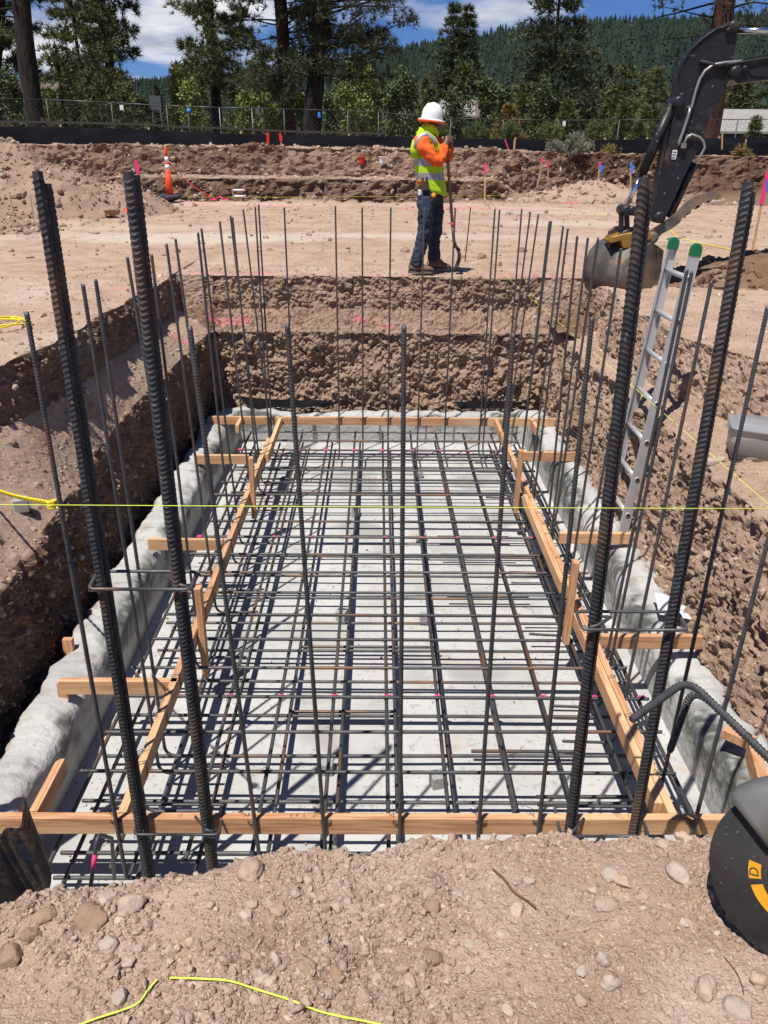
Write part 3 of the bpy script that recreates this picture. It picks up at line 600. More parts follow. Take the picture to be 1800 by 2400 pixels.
# concrete spacer blocks under the mat
SP = [(-.27, 3.45), (.34, 3.35), (1.46, 3.15), (.36, 5.0), (-.25, 5.05), (.40, 6.35), (-.2, 6.9), (.1, 7.9), (.45, 7.9), (-1.32, 4.05), (-1.32, 6.2), (1.5, 5.6), (1.52, 7.0)]
ords = ['first', 'second', 'third', 'fourth', 'fifth', 'sixth', 'seventh', 'eighth', 'ninth', 'tenth', 'eleventh', 'twelfth', 'thirteenth', 'fourteenth', 'fifteenth', 'sixteenth', 'seventeenth', 'eighteenth', 'nineteenth', 'twentieth']
for i, (x, y) in enumerate(sorted(SP, key=lambda q: q[1])):
    m = MB(); m.box((x, y, ZS+.038), (.075, .075, .076), Matrix.Rotation(random.uniform(-.5, .5), 3, 'Z'), .005)
    tag(m.build('spacer_block', M['spacer'], None, (x, y, ZS)), f'grey concrete spacer block under the mat, {ords[i]} counting from the camera', 'block', 'spacer blocks under the mat')

# ------------------------------------------------------------------ upright dowels
ZD = -1.735
dpath = bend([(0, 0, 2.55), (0, 0, 0), (.30, 0, 0)], .07, 10)
dow_me = rebar_mesh('rebar_dowel', dpath, .0082, .0115, 8, .0017, .004, M['rebar'])
tiem = MB()
for dz in (0, .012):
    tiem.tube([(.014*math.cos(a)+.018, .03*math.sin(a), dz+.003*math.sin(2*a)) for a in np.linspace(0, 2*math.pi, 11)], .0016, 4)
tiem.tube([(.03, .02, .01), (.045, .035, .03), (.03, .05, .05)], .0015, 4); tiem.tube([(.03, .02, .01), (.05, .02, .04), (.06, .05, .045)], .0015, 4)
tie_me = bpy.data.meshes.new('tie_wire'); tie_me.from_pydata(tiem.v, [], tiem.f); tie_me.materials.append(M['wire'])
def dowel(bx, by, top, rz, label, group, ztie=-1.37):
    b = Vector((bx, by, ZD)); t = Vector([float(c) for c in top]); d = t-b
    o = bpy.data.objects.new('rebar_dowel', dow_me); put(o); o.location = b
    q = Vector((0, 0, 1)).rotation_difference(d.normalized()); o.rotation_mode = 'QUATERNION'
    from mathutils import Quaternion
    o.rotation_quaternion = q @ Quaternion((0, 0, 1), rz); o.scale = (1, 1, d.length/2.55)
    tag(o, label, 'rebar', group)
    c = bpy.data.objects.new('tie_wire', tie_me); put(c, o); c.location = (0, 0, (ztie-ZD)/o.scale.z); c.rotation_euler = (0, 0, random.uniform(-.4, .4)); return o
LT = [(124, 691), (194, 666), (224, 655), (298, 602), (355, 596), (390, 571), (411, 559), (464, 545), (472, 535), (515, 518), (545, 509), (540, 505), (570, 490)]
RT = [(1243, 496), (1262, 501), (1288, 518), (1292, 518), (1320, 530), (1331, 535), (1353, 553), (1378, 557), (1402, 558), (1456, 582), (1510, 593), (1611, 631), (1622, 636), (1668, 658), (1800, 718)]
FT = [(598, 484), (606, 479), (666, 486), (786, 482), (849, 486), (916, 486), (995, 487), (1067, 487), (1160, 490), (1171, 491), (1223, 489)]
NT = [((62, 731), 277), ((445, 765), 607), ((673, 760), 765), ((947, 763), 939), ((1203, 781), 1123), ((1388, 743), 1264), ((1957, 660), 1619)]
G_ = 'upright rebar dowels round the pit'
for i, p_ in enumerate(LT):
    t = PZ(*p_, .8); y = float(np.clip(t[1], 2.9, 8.3)); t = PY(*p_, y)
    dowel(-1.150, y, t, 0, f'thin upright rebar on the left side board, {ords[i]} counting from the camera', G_)
for i, p_ in enumerate(RT[::-1]):
    t = PZ(*p_, .8); y = float(np.clip(t[1], 2.85, 8.3)); t = PY(*p_, y)
    dowel(1.358, y, t, math.pi, f'thin upright rebar on the right side board, {ords[i]} counting from the camera', G_)
for i, p_ in enumerate(FT):
    t = PY(*p_, 8.43); bx = t[0]*.985+.0
    dowel(bx, 8.425, t, -math.pi/2, f'thin upright rebar in the far row, {ords[i]} from its left end', G_)
for i, (p_, xb) in enumerate(NT):
    t = PY(*p_, 2.60); b = PY(xb, 1953, 2.60)
    dowel(b[0], 2.605, t, math.pi/2, f'thin upright rebar on the near board, {ords[i]} from its left end', G_, -1.375)

# ------------------------------------------------------------------ thick column bars in pairs, with ties
col_me = rebar_mesh('column_bar', [(0, 0, 0), (0, 0, 1.4), (0, 0, 2.86)], .0156, .0175, 18, .0018, .011, M['rebar_dark'], (0, 1, 0), .0022)
CB = []
CT = [((92, 401), (342, 2018)), ((305, 402), (494, 2010)), ((1515, 415), (1336, 1940)), ((1760, 420), (1487, 1940))]
cnames = ['leftmost', 'second from the left', 'third from the left', 'rightmost']
for i, (a, b) in enumerate(CT):
    y = 2.575; t = PY(*a, y); q = PY(*b, y)
    for k, (dx, dy, dz) in enumerate(((-.006, 0, 0), (.005 if i < 2 else .018, .026, -.035 if i in (0, 3) else -.01))):
        o = bpy.data.objects.new('column_bar', col_me); put(o); d = Vector((float(t[0]-q[0]), 0, float(t[2]-q[2]))).normalized()
        sc_t = (t[2]+dz+1.80)/2.86/d.z
        base = Vector((float(q[0])+dx, y+dy, float(q[2])))+d*((-1.80-float(q[2]))/d.z)
        o.location = base; o.rotation_mode = 'QUATERNION'
        o.rotation_quaternion = Vector((0, 0, 1)).rotation_difference(d) @ __import__('mathutils').Quaternion((0, 0, 1), .9 if k else 2.0+i)
        o.scale = (1, 1, sc_t)
        tag(o, f'thick black ribbed column bar, {"front" if k == 0 else "rear"} one of the {cnames[i]} bundled pair', 'rebar', 'thick column bars')
    CB.append((float(q[0]), y))
def hoop(name, x0, x1, y0, y1, z, tilt, label, hook):
    pts = [(x0+.02, y0, z), (x1, y0, z), (x1, y1, z+tilt), (x0, y1, z+tilt), (x0, y0, z)]
    pth = bend([((x0+x1)/2, y0, z)]+[(x1, y0, z), (x1, y1, z+tilt), (x0, y1, z+tilt), (x0, y0, z)]+[((x0+x1)/2-.002, y0, z)], .025, 6)
    m = MB(); m.tube(pth, .0066, 8, True)
    m.tube([(hook[0], y0+.012, z+.003), (hook[0]+hook[1]*.03, y0+.02, z+.008), (hook[0]+hook[1]*.09, y1*.5+y0*.5, z+.022)], .0064, 8)
    for px_ in (x0+.02, x1-.02): m.tube([(px_+.02*math.cos(a), y0+.005+.028*math.sin(a), z+.006*math.sin(3*a)) for a in np.linspace(0, 6.3, 10)], .0016, 4)
    tag(m.build('column_tie', M['rebar'], None, ((x0+x1)/2, (y0+y1)/2, z)), label, 'rebar tie', 'column ties')
def colx(i, z):
    a, b = CT[i]; t = PY(*a, 2.575); q = PY(*b, 2.575); return float(q[0]+(t[0]-q[0])*(z-q[2])/(t[2]-q[2]))
zA = float(PY(400, 1383, 2.54)[2]); zB = float(PY(1480, 1478, 2.54)[2])
hoop('t', colx(0, zA)-.045, colx(1, zA)+.05, 2.545, 2.66, zA, .012, 'bent rebar tie hooped round the left column bars in mid-air', (colx(1, zA)+.04, -1))
hoop('t', colx(0, -1.37)-.02, colx(1, -1.37)+.055, 2.54, 2.70, -1.372, .012, 'bent rebar tie hooped round the left column bars at the board', (colx(1, -1.37)+.03, -1))
hoop('t', colx(2, zB)-.05, colx(3, zB)+.055, 2.545, 2.66, zB, .01, 'bent rebar tie hooped round the right column bars in mid-air', (colx(2, zB)-.02, 1))
hoop('t', colx(2, -1.37)-.045, colx(3, -1.37)+.055, 2.54, 2.70, -1.378, .012, 'bent rebar tie hooped round the right column bars at the board', (colx(2, -1.37)-.02, 1))

# ------------------------------------------------------------------ formwork boards
BZ = -1.4045
def board(a, b, wdt, hgt, label, mt='pine_wood', group='timber boards of the rebar template', name='timber_board'):
    m = MB(); c = [(p+q)/2 for p, q in zip(a, b)]; m.beam(a, b, wdt, hgt, bev=.0025); o = m.build(name, M[mt], None, c); tag(o, label, 'board', group); return o
near_b = board((-1.98, 2.635, BZ), (1.66, 2.635, BZ), .038, .089, 'long timber board across the near end carrying the thick column bars')
far_b = board((-1.84, 8.475, BZ), (2.06, 8.475, BZ), .038, .089, 'long timber board across the far end of the pit')
lb = board((-1.111, 2.657, BZ), (-1.111, 7.75, BZ), .038, .089, 'long left side board marked 6L at its near end', 'pine_wood_y')
board((-1.068, 7.25, BZ+.003), (-1.068, 8.44, BZ+.003), .038, .089, 'short splice board doubled on the far end of the left side board', 'pine_wood_y')
rb = board((1.319, 2.657, BZ), (1.319, 8.44, BZ), .038, .089, 'long right side board running to the far end', 'pine_wood_y')
board((1.279, 2.72, BZ-.004), (1.279, 4.35, BZ-.004), .038, .089, 'doubled board on the near half of the right side board', 'pine_wood_y')
board((1.279, 4.75, BZ-.003), (1.279, 6.3, BZ-.003), .038, .089, 'doubled board on the middle of the right side board', 'pine_wood_y')
def brace(p0, p1, label, dz=0):
    a, b = PZ(p0[0]*K, p0[1]*K, -1.36+dz), PZ(p1[0]*K, p1[1]*K, -1.36+dz); y = (a[1]+b[1])/2; return board((float(a[0]), y-.02, BZ+dz), (float(b[0]), y-.02, BZ+dz), .038, .089, label, group='short braces from board to kerb')
brace((420, 981), (538, 981), 'short timber brace on the left kerb, farthest from the camera')
brace((320, 1163), (484, 1160), 'short yellow timber brace on the left kerb, middle one')
brace((130, 1463), (386, 1463), 'short timber brace on the left kerb, nearest the camera')
brace((1128, 975), (1243, 975), 'short timber brace on the right kerb, farthest from the camera')
brace((1208, 1148), (1363, 1148), 'short timber brace on the right kerb, middle one')
brace((1296, 1368), (1515, 1368), 'short timber brace on the right kerb, nearest the camera')
board((-1.50, 8.15, BZ+.002), (-1.50, 8.455, BZ+.002), .038, .089, 'stub board at the left end of the far board', 'pine_wood_y')
board((1.72, 8.15, BZ+.002), (1.72, 8.455, BZ+.002), .038, .089, 'stub board at the right end of the far board', 'pine_wood_y')
board((-1.50, 2.657, BZ+.004), (-1.50, 2.99, BZ+.004), .038, .089, 'stub board standing off the near board beside the kerb', 'pine_wood_y')
c = PY(1790, 1840, 2.55); board((float(c[0])-.06, 2.35, float(c[2])), (float(c[0])+.05, 2.78, float(c[2])-.01), .045, .09, 'weathered board end behind the saw guard', 'pine_wood_y', name='timber_board')
c = PZ(1735, 1705, -1.30); board((float(c[0])-.05, float(c[1])+.05, -1.36), (float(c[0])+.06, float(c[1])-.05, -1.36), .07, .05, 'yellow timber offcut lying on the right kerb')
c = PZ(1690, 1475, -1.35); board((float(c[0])+.01, float(c[1]), -1.65), (float(c[0])+.01, float(c[1])+.03, -1.37), .07, .04, 'brown stake end behind the right kerb by the paper', 'pine_wood_z')
c = PZ(150, 1590, -1.38); board((float(c[0])-.02, float(c[1]), -1.7), (float(c[0])-.02, float(c[1])+.02, -1.42), .06, .04, 'brown stake end behind the left kerb by the nearest brace', 'pine_wood_z')
c = PZ(205, 1475, -1.38); board((float(c[0])-.14, float(c[1]), -1.75), (float(c[0])-.14, float(c[1])+.02, -1.46), .06, .04, 'brown stake end deep in the shade behind the left kerb', 'pine_wood_z')
def stake2(px, y0, y1, X, label):
    a = None
    d = _ray(px*K, (y0+y1)/2*K); Y = float(d[1]*(X/d[0])); t = PY(px*K, y0*K, Y); b = PY(px*K, y1*K, Y)
    m = MB(); m.beam((X, Y, max(float(b[2]), ZS+.004)), (X+.004, Y, float(t[2])), .038, .060, up=(0, 1, 0), bev=.003); tag(m.build('timber_stake', M['pine_wood_z'], None, (X, Y, ZS)), label, 'stake', 'short timber stakes on the side boards')
stake2(436, 1268, 1458, -1.065, 'upright timber stake on the left side board, the nearer one')
stake2(545, 988, 1118, -1.065, 'upright timber stake on the left side board, the farther one')
stake2(1232, 1212, 1388, 1.235, 'upright timber stake on the right side board, the nearer one')
stake2(1119, 972, 1106, 1.235, 'upright timber stake on the right side board, the farther one')
# pencilled marks on the boards
def strokes(lines, parent, r=.0011):
    for ln in lines:
        m = MB(); m.tube(ln, r, 4); m.build('pencil_mark', M['ink'], parent)
z1 = BZ+.0450
def glyph(parent, ox, oy, sx, sy, ls): strokes([[(ox+x*sx[0]+y*sy[0], oy+x*sx[1]+y*sy[1], z1) for x, y in l] for l in ls], parent)
# "<- 6L" along the left board's top
A6 = [[(0, .5), (1.3, .5)], [(.35, .85), (0, .5), (.35, .15)], [(2.3, .95), (1.85, .6), (1.8, .2), (2.1, .02), (2.4, .2), (2.3, .5), (1.85, .4)], [(2.8, 1), (2.8, .03), (3.25, .03)]]
glyph(lb, -1.094, 2.82, (0, .028), (-.028, 0), A6)
AR = [[(0, 1), (0, 0)], [(0, 1), (.5, .85), (.4, .55), (0, .5), (.6, 0)], [(1, 1), (.95, 0)], [(1, .9), (1.5, .85), (1.4, .5), (1, .5), (1.6, 0)], [(2, 0), (2.3, 1), (2.6, 0)], [(2.1, .4), (2.5, .4)], [(4, .2), (4, .9), (5.3, .9)], [(3.8, .4), (4, .2), (4.25, .4)]]
glyph(near_b, -.37, 2.625, (.026, 0), (0, .022), AR)
glyph(near_b, 1.06, 2.625, (.022, 0), (0, .022), [[(0, 1), (.6, 1), (.2, 0)], [(1, 1), (1, 0), (1.6, 0)], [(2.6, 1), (2.6, 0)]])
glyph(near_b, -1.02, 2.625, (.022, 0), (0, .022), [[(0, .5), (.8, .5)], [(.4, 0), (.4, 1)], [(8, .2), (8, 1)], [(7, .6), (7.8, .6), (7.4, .1)]])
# nail heads and wire loops on the side boards
for bo, X, ys in ((lb, -1.111, np.arange(2.95, 7.7, .34)), (rb, 1.319, np.arange(2.95, 8.3, .36))):
    for y in ys:
        m = MB(); y = float(y+random.uniform(-.05, .05))
        for dy in (0, .018): m.tube([(X-.0215, y+dy, -1.455), (X-.0215, y+dy+.01, -1.357), (X+.0215, y+dy+.025, -1.357), (X+.0215, y+dy+.02, -1.455)], .0014, 4)
        m.tube([(X+.01, y+.02, -1.357), (X+.03, y+.03, -1.345), (X+.05, y+.01, -1.35)], .0013, 4)
        m.build('tie_wire', M['wire'], bo)

# ------------------------------------------------------------------ hooked bars leaning in from the right bank
def free_bar(path, r, label, name='hooked_bar', mt='rebar'):
    p = np.asarray(path, float); b = np.cross(p[1]-p[0], p[-1]-p[-2]); b = b/np.linalg.norm(b)
    dense = bend(path, .07, 14); o = put(bpy.data.objects.new(name, rebar_mesh(name, dense, r, .0135, 12, .0022, .005, M[mt], b))); tag(o, label, 'rebar', 'hooked bars by the saw'); return o
a = PY(1480, 1687, 2.15); b = PY(1612, 1592, 2.32); c_ = PY(1800, 1772, 2.12); d_ = PY(2080, 2045, 1.75)
free_bar([a, b, c_+(d_-c_)*1.0], .0125, 'thick bent bar whose hook points up over the right side board')
a = PY(1570, 1760, 2.40); b = PY(1625, 1606, 2.36); c_ = PY(1812, 1790, 2.15); d_ = PY(2090, 2060, 1.78)
free_bar([a, b, d_], .0125, 'thick bent bar whose hook drops down beside the right kerb')
# pink-taped hooked dowel at the near-left corner
a = PY(213, 2075, 2.15); b = PY(228, 1955, 2.2); c_ = PY(262, 1965, 2.35); d_ = PY(268, 2060, 2.4)
m = MB(); m.tube(bend([a, b, c_, d_], .03, 8), .008, 8); o = m.build('hooked_dowel', M['rebar'], None, a); tag(o, 'small hooked dowel with pink paint at the near-left pit corner', 'rebar')
t_ = MB(); pth = bend([a, b, c_, d_], .03, 8); t_.tube([Vector(pth[0])+(Vector(pth[1])-Vector(pth[0]))*q for q in (.45, .85)], .0086, 8); t_.build('paint_band', M['pink'], o)

# ------------------------------------------------------------------ plastic sheets, paper, strings, rope
def sheet(name, corners, nu, nv, amp, sc_, seed, mt, label, cat, thick=.002, kindfn=None):
    A, B, C_, D = [np.asarray(c, float) for c in corners]; u, v = np.meshgrid(np.linspace(0, 1, nu), np.linspace(0, 1, nv)); u, v = u.ravel()[:, None], v.ravel()[:, None]
    P = A*(1-u)*(1-v)+B*u*(1-v)+C_*u*v+D*(1-u)*v
    n = np.cross(B-A, D-A); n /= np.linalg.norm(n); P = P+n*(amp*fbm(P, sc_, 4, seed))[:, None]
    if kindfn is not None: P = kindfn(P, u.ravel(), v.ravel(), n)
    c0 = P.mean(0); c0[2] = P[:, 2].min()
    o = put(bpy.data.objects.new(name, np_mesh(name, P-c0, grid_faces(nv, nu), [M[mt]], True))); o.location = c0
    md = o.modifiers.new('thickness', 'SOLIDIFY'); md.thickness = thick
    return tag(o, label, cat)
def fold(P, u, v, n):
    k = np.exp(-((u-.66-.10*v)/.05)**2)*.028+np.exp(-((u-.86)/.06)**2)*.016*(1-v)+np.exp(-((v-.40-.5*(u-.7))/.07)**2)*.018-.06*np.clip((u-.86)/.14, 0, 1)**2; return P+n*k[:, None]
sheet('plastic_sheet', [PY(-170, 2010, 1.80), PY(78, 1920, 1.78), PY(142, 2088, 1.40), PY(-170, 2150, 1.22)], 70, 60, .022, 6, 3, 'plastic_black', 'shiny black plastic sheet folded over the near-left pit corner', 'plastic sheet', .002, fold)
sheet('plastic_sheet', [(-1.5, 9.10, -1.455), (-.62, 9.13, -1.45), (-.45, 9.24, -1.41), (-1.7, 9.27, -1.36)], 40, 12, .04, 3, 13, 'plastic_black', 'black plastic sheet edge at the far-left corner of the kerb', 'plastic sheet')
sheet('plastic_sheet', [(1.0, 9.13, -1.45), (1.6, 9.10, -1.455), (1.8, 9.26, -1.39), (.9, 9.25, -1.41)], 30, 12, .04, 3, 23, 'plastic_black', 'black plastic sheet edge at the far-right corner of the kerb', 'plastic sheet')
sheet('paper_sheet', [PZ(1530, 1385, -1.405), PZ(1620, 1412, -1.39), PZ(1640, 1455, -1.40), PZ(1545, 1440, -1.43)], 18, 10, .015, 7, 5, 'paper', 'crumpled pale blue-white paper lying on the right kerb', 'paper', .0015)

yS = 2.50
a, b = PY(-420, 1180, yS), PY(2150, 1194, yS)
m = MB(); m.tube([a, (a+b)/2+np.array([0, 0, -.002]), b], .0014, 6); tag(m.build('string_line', M['string'], None, (a+b)/2), 'taut yellow-green string line stretched straight across the whole pit', 'string', 'string lines')
fa, fb = PZ(1084, 560, .03), PY(1840, 1215, 2.9)
m = MB(); m.tube([fa, (fa+fb)/2, fb], .0014, 5); tag(m.build('string_line', M['string'], None, fa), 'thin string line running diagonally over the right bank past the ladder', 'string', 'string lines')
fa2 = fb+(np.array([.9, -.2, -.2]))
for q_, nm_, zb in ((a, 'left', 0.), (b, 'right', -.1), (fb, 'diag', -.35)):
    pass
for i_, q_ in enumerate((a, b)):
    m = MB(); q = Vector([float(v) for v in q_]); m.beam((q.x, q.y+.022, -.9), (q.x, q.y+.022, q.z+.15), .04, .04, up=(0, 1, 0), bev=.003)
    tag(m.build('line_stake', M['pine_wood_z'], None, (q.x, q.y, -.9)), ['wooden stake holding the string line out beyond the left bank', 'wooden stake holding the string line out beyond the right bank'][i_], 'stake')
# yellow rope to the knot on the leftmost dowel
k0 = PY(122, 1180, 2.66); r0 = PY(0, 1128, 3.55); r1 = r0+(r0-k0)*1.6
m = MB(); n_ = 40
for ph in (0, math.pi):
    pth = []
    for t in np.linspace(0, 1, n_*7):
        p_ = k0+(r1-k0)*t+np.array([0, 0, -.06*math.sin(math.pi*t)]); ang = t*170+ph; pth.append(p_+np.array([0, math.cos(ang)*.006, math.sin(ang)*.006]))
    m.tube(pth, .0048, 5)
for q in range(3): m.tube([k0+np.array([.016*math.cos(t), .016*math.sin(t), -.01+.009*q+.004*math.sin(t+q)]) for t in np.linspace(0, 6.28, 12)], .0045, 5)
m.tube([k0, k0+np.array([.02, -.01, -.012]), k0+np.array([.045, -.012, -.03])], .0035, 5)
tag(m.build('yellow_rope', M['rope'], None, k0), 'twisted yellow rope knotted to the leftmost near rebar', 'rope')
# coil of yellow rope on the left pad
c0 = PZ(5, 762, .012)
m = MB(); m.tube([(c0[0]-.05+(.24+.05*math.sin(t*1.7))*math.cos(t), c0[1]+(.20+.07*math.cos(t*2.3))*math.sin(t), .022+.012*math.sin(t*1.3)+.004*t/3) for t in np.linspace(0, 17, 150)], .008, 6)
tag(m.build('rope_coil', M['rope'], None, c0), 'loose coil of yellow rope lying on the left pad', 'rope')
# green string end on the near ground
def ground_line(pts, lift, step=14):
    out = []
    P2 = [np.array(p, float) for p in pts]
    for i in range(len(P2)-1):
        a0, a1, a2, a3 = P2[max(i-1, 0)], P2[i], P2[i+1], P2[min(i+2, len(P2)-1)]
        for t in np.linspace(0, 1, step, endpoint=(i == len(P2)-2)):
            q = .5*(2*a1+(a2-a0)*t+(2*a0-5*a1+4*a2-a3)*t*t+(3*a1-a0-3*a2+a3)*t**3); c = PZ(q[0], q[1], -.24)
            for _ in range(3): c = PZ(q[0], q[1], near_z(c[0], c[1])+lift)
            out.append(c)
    for _s in range(3): out = [out[0]]+[(out[i-1]+out[i]*2+out[i+1])/4 for i in range(1, len(out)-1)]+[out[-1]]
    o_ = [out[0]]
    for i in range(1, len(out)-1): o_.append((out[i-1]+out[i]*2+out[i+1])/4+np.array([0, 0, .002]))
    return o_+[out[-1]]
m = MB(); m.tube(ground_line([(398, 2293), (480, 2296), (540, 2301), (600, 2320), (680, 2345), (760, 2375), (880, 2400), (960, 2420)], .006), .0021, 6); tag(m.build('loose_string', M['string']), 'yellow-green string end trailing over the near rim towards the right', 'string')
m = MB(); m.tube(ground_line([(368, 2297), (345, 2325), (325, 2352), (290, 2368), (240, 2384), (190, 2402), (150, 2420)], .006), .0021, 6); tag(m.build('loose_string', M['string']), 'yellow-green string end curling down to the lower left of the near rim', 'string')
m = MB(); m.tube(ground_line([(1155, 2038), (1180, 2060), (1205, 2092), (1235, 2112), (1255, 2130)], .004), .0026, 6); tag(m.build('root', M['root']), 'thin reddish twisted root lying on the near rim', 'root')
m = MB(); m.tube(ground_line([(1698, 2245), (1725, 2280), (1738, 2310), (1742, 2330)], .002), .0012, 5); tag(m.build('root', M['root']), 'hair-thin dark rootlet below the saw', 'root')
# concrete block on the left bench
c = on_pit(50, 1200, -.72)
m = MB(); m.box((c[0], c[1]+.02, c[2]+.042), (.085, .085, .085), Matrix.Rotation(.35, 3, 'Z'), .005); tag(m.build('spacer_block', M['spacer'], None, c), 'lone grey concrete block lying on the left bench beside the rope', 'block')
# ------------------------------------------------------------------ aluminium ladder on the right bank
lad = thing('ladder', (2.0, 6.0, ZS), 'aluminium ladder with green tips leaning on the right pit wall', 'ladder')
def rail_pt(z, y): return np.array([1.955+(z-ZS)*(.265/2.6), y, z])
for y in (5.78, 6.24):
    m = MB(); a, b = rail_pt(-1.9, y), rail_pt(.70, y)
    d = (b-a)/np.linalg.norm(b-a); n_ = np.array([d[2], 0, -d[0]])
    for s_, t_ in ((-.034, .006), (.034, .006)): m.beam(a+n_*s_, b+n_*s_, .006, .030, up=(0, 1, 0))
    m.beam(a+np.array([0, .012 if y > 6 else -.012, 0]), b+np.array([0, .012 if y > 6 else -.012, 0]), .064, .005, up=(0, 1, 0), bev=.001)
    rl = m.build('rail', M['alu'], lad)
    m = MB(); prof_ = []
    for t in np.linspace(0, math.pi, 9): prof_.append(b+n_*(.0385*math.cos(t))+d*(.012+.040*math.sin(t)))
    m.prism([b+n_*.0385-d*.035]+prof_+[b-n_*.0385-d*.035], (0, .036, 0)); m.build('end_cap', M['green'], rl)
    for zr in np.arange(-1.62, .60, .305):
        m = MB(); c = rail_pt(zr, y-.017 if y < 6 else y+.017); m.lathe(c, [(.021, -.002), (.021, .002), (.017, .003)], 14, M=Matrix.Rotation(math.pi/2, 3, 'X')); m.build('rung_end', M['alu'], rl)
        m = MB(); m.lathe(c, [(.0155, -.004), (.0155, .0045), (.01, .0046)], 12, M=Matrix.Rotation(math.pi/2, 3, 'X')); m.build('rung_hole', M['ink'], rl)
for zr in np.arange(-1.62, .60, .305):
    m = MB(); m.tube([rail_pt(zr, 5.78), rail_pt(zr, 6.24)], .0195, 12); m.build('rung', M['alu'], lad)

# ------------------------------------------------------------------ clear plastic tub on the right bench
def clear(name, col, alpha_rough=.25):
    m = bpy.data.materials.new(name); m.use_nodes = True; b = m.node_tree.nodes['Principled BSDF']; b.inputs['Base Color'].default_value = (*col, 1); b.inputs['Roughness'].default_value = alpha_rough
    b.inputs['Alpha'].default_value = .62; b.inputs['IOR'].default_value = 1.45; return m
M['tub'] = clear('tub', (.27, .245, .225)); M['lid'] = clear('lid', (.36, .36, .375), .25)
tc0 = on_pit(1772, 1062, -.46)
tub = thing('storage_tub', tc0, 'cloudy clear plastic storage tub with its lid on the right bench', 'storage tub')
def rrect(w_, d_, r_, n=5):
    out = []
    for cx_, cy_, a0 in ((w_/2-r_, d_/2-r_, 0), (-w_/2+r_, d_/2-r_, 90), (-w_/2+r_, -d_/2+r_, 180), (w_/2-r_, -d_/2+r_, 270)):
        for k in range(n+1): a = math.radians(a0+90*k/n); out.append((cx_+r_*math.cos(a), cy_+r_*math.sin(a)))
    return out
def loft_rr(levels, M3, c):
    vs, fs = [], []; n = None
    for (w_, d_, r_, z) in levels:
        q = rrect(w_, d_, r_); n = len(q); vs += [Vector([float(x) for x in c])+M3 @ Vector((x, y, z)) for x, y in q]
    for i in range(len(levels)-1):
        for k in range(n): fs.append((i*n+k, i*n+(k+1) % n, (i+1)*n+(k+1) % n, (i+1)*n+k))
    fs.append(tuple(range(n))[::-1]); fs.append(tuple((len(levels)-1)*n+k for k in range(n))); return vs, fs
R3 = Matrix.Rotation(-.30, 3, 'Z') @ Matrix.Rotation(.06, 3, 'Y')
m = MB(); m.add(*loft_rr([(.33, .24, .03, -.02), (.36, .27, .035, .02), (.39, .30, .04, .17)], R3, tc0), True); m.build('body', M['tub'], tub)
m = MB(); m.add(*loft_rr([(.41, .32, .045, .172), (.42, .33, .045, .180), (.42, .33, .045, .192), (.39, .30, .04, .196), (.36, .27, .04, .190), (.34, .25, .04, .215), (.32, .23, .05, .222)], R3, tc0), True); ld = m.build('lid', M['lid'], tub)
for s_ in (-1, 1): m = MB(); q = Vector([float(v) for v in tc0])+R3 @ Vector((s_*.208, 0, .165)); m.box(q, (.012, .09, .05), R3, .003); m.build('clip', M['lid'], tub)
c = on_pit(1765, 1078, -.47); V, Fc = stone_shape(I2, 911, .4)
o = put(bpy.data.objects.new('scrap', np_mesh('scrap', V*np.array([.06, .03, .022]), Fc, [M['white']], False))); o.location = (c[0], c[1], c[2]+.01); tag(o, 'torn white scrap lying in front of the storage tub', 'scrap')
for px_, py_, s_, lb_ in ((1690, 1080, .03, 'pale round stone in front of the storage tub'), (110, 1185, .045, 'rounded stone beside the concrete block on the left bench'), (1660, 1105, .05, 'white flat stone below the storage tub'), (440, 843-300+0, .06, '')):
    if not lb_: continue
    c = on_pit(px_, py_, -.52 if px_ > 900 else -.7); V, Fc = stone_shape(I3, int(px_), .2)
    o = put(bpy.data.objects.new('stone', np_mesh('stone', V*s_, Fc, [M['stone']], True, dict(grey=np.full(len(V), .8), damp=np.zeros(len(V)))))); o.location = (c[0], c[1], c[2]+.012); tag(o, lb_, 'stone')

# ------------------------------------------------------------------ cut-off saw at the right edge
M['guard'] = mat('guard', (.21, .21, .205), (.15, .15, .145), rough=.5, scale=8, metal=.3, c3=(.42, .41, .40), s3=9, lo3=.66, hi3=.72)
M['blade'] = mat('blade', (.028, .027, .026), (.040, .038, .036), rough=.7, scale=14, c3=(.095, .085, .075), s3=11, lo3=.58, hi3=.80, spec=.3, speck=[(160, .70, .76, (.3, .28, .25))])
M['yellow'] = mat('yellow', (.66, .31, .018), (.58, .26, .014), rough=.45, scale=12)
sc0 = Vector((.86, 1.15, -.045)); az, ti = math.radians(230), math.radians(20)
sn = Vector((math.cos(az)*math.cos(ti), math.sin(az)*math.cos(ti), math.sin(ti))); sh = Vector((-math.sin(az), math.cos(az), 0)); su = sn.cross(sh).normalized()
SM = Matrix((sh, su, sn)).transposed()        # columns: along, up, normal
saw = thing('cutoff_saw', (sc0.x+.1, sc0.y-.1, -.23), 'cut-off saw with black abrasive disc and grey guard at the right edge', 'saw')
m = MB(); m.lathe(sc0, [(.012, -.0016), (.177, -.0016), (.178, 0), (.177, .0016), (.012, .0016)], 72, M=SM); bl = m.build('blade', M['blade'], saw)
def ring_sector(r0, r1, a0, a1, off, th_, n=20):
    pts = [sc0+SM @ Vector((r1*math.cos(a), r1*math.sin(a), off)) for a in np.linspace(a0, a1, n)]+[sc0+SM @ Vector((r0*math.cos(a), r0*math.sin(a), off)) for a in np.linspace(a1, a0, n)]
    return pts, sn*th_
m = MB(); m.lathe(sc0+sn*.002, [(.0, 0), (.062, 0), (.062, .0006), (0, .0007)], 40, M=SM); m.build('centre_label', M['ink'], bl)
D2 = math.radians
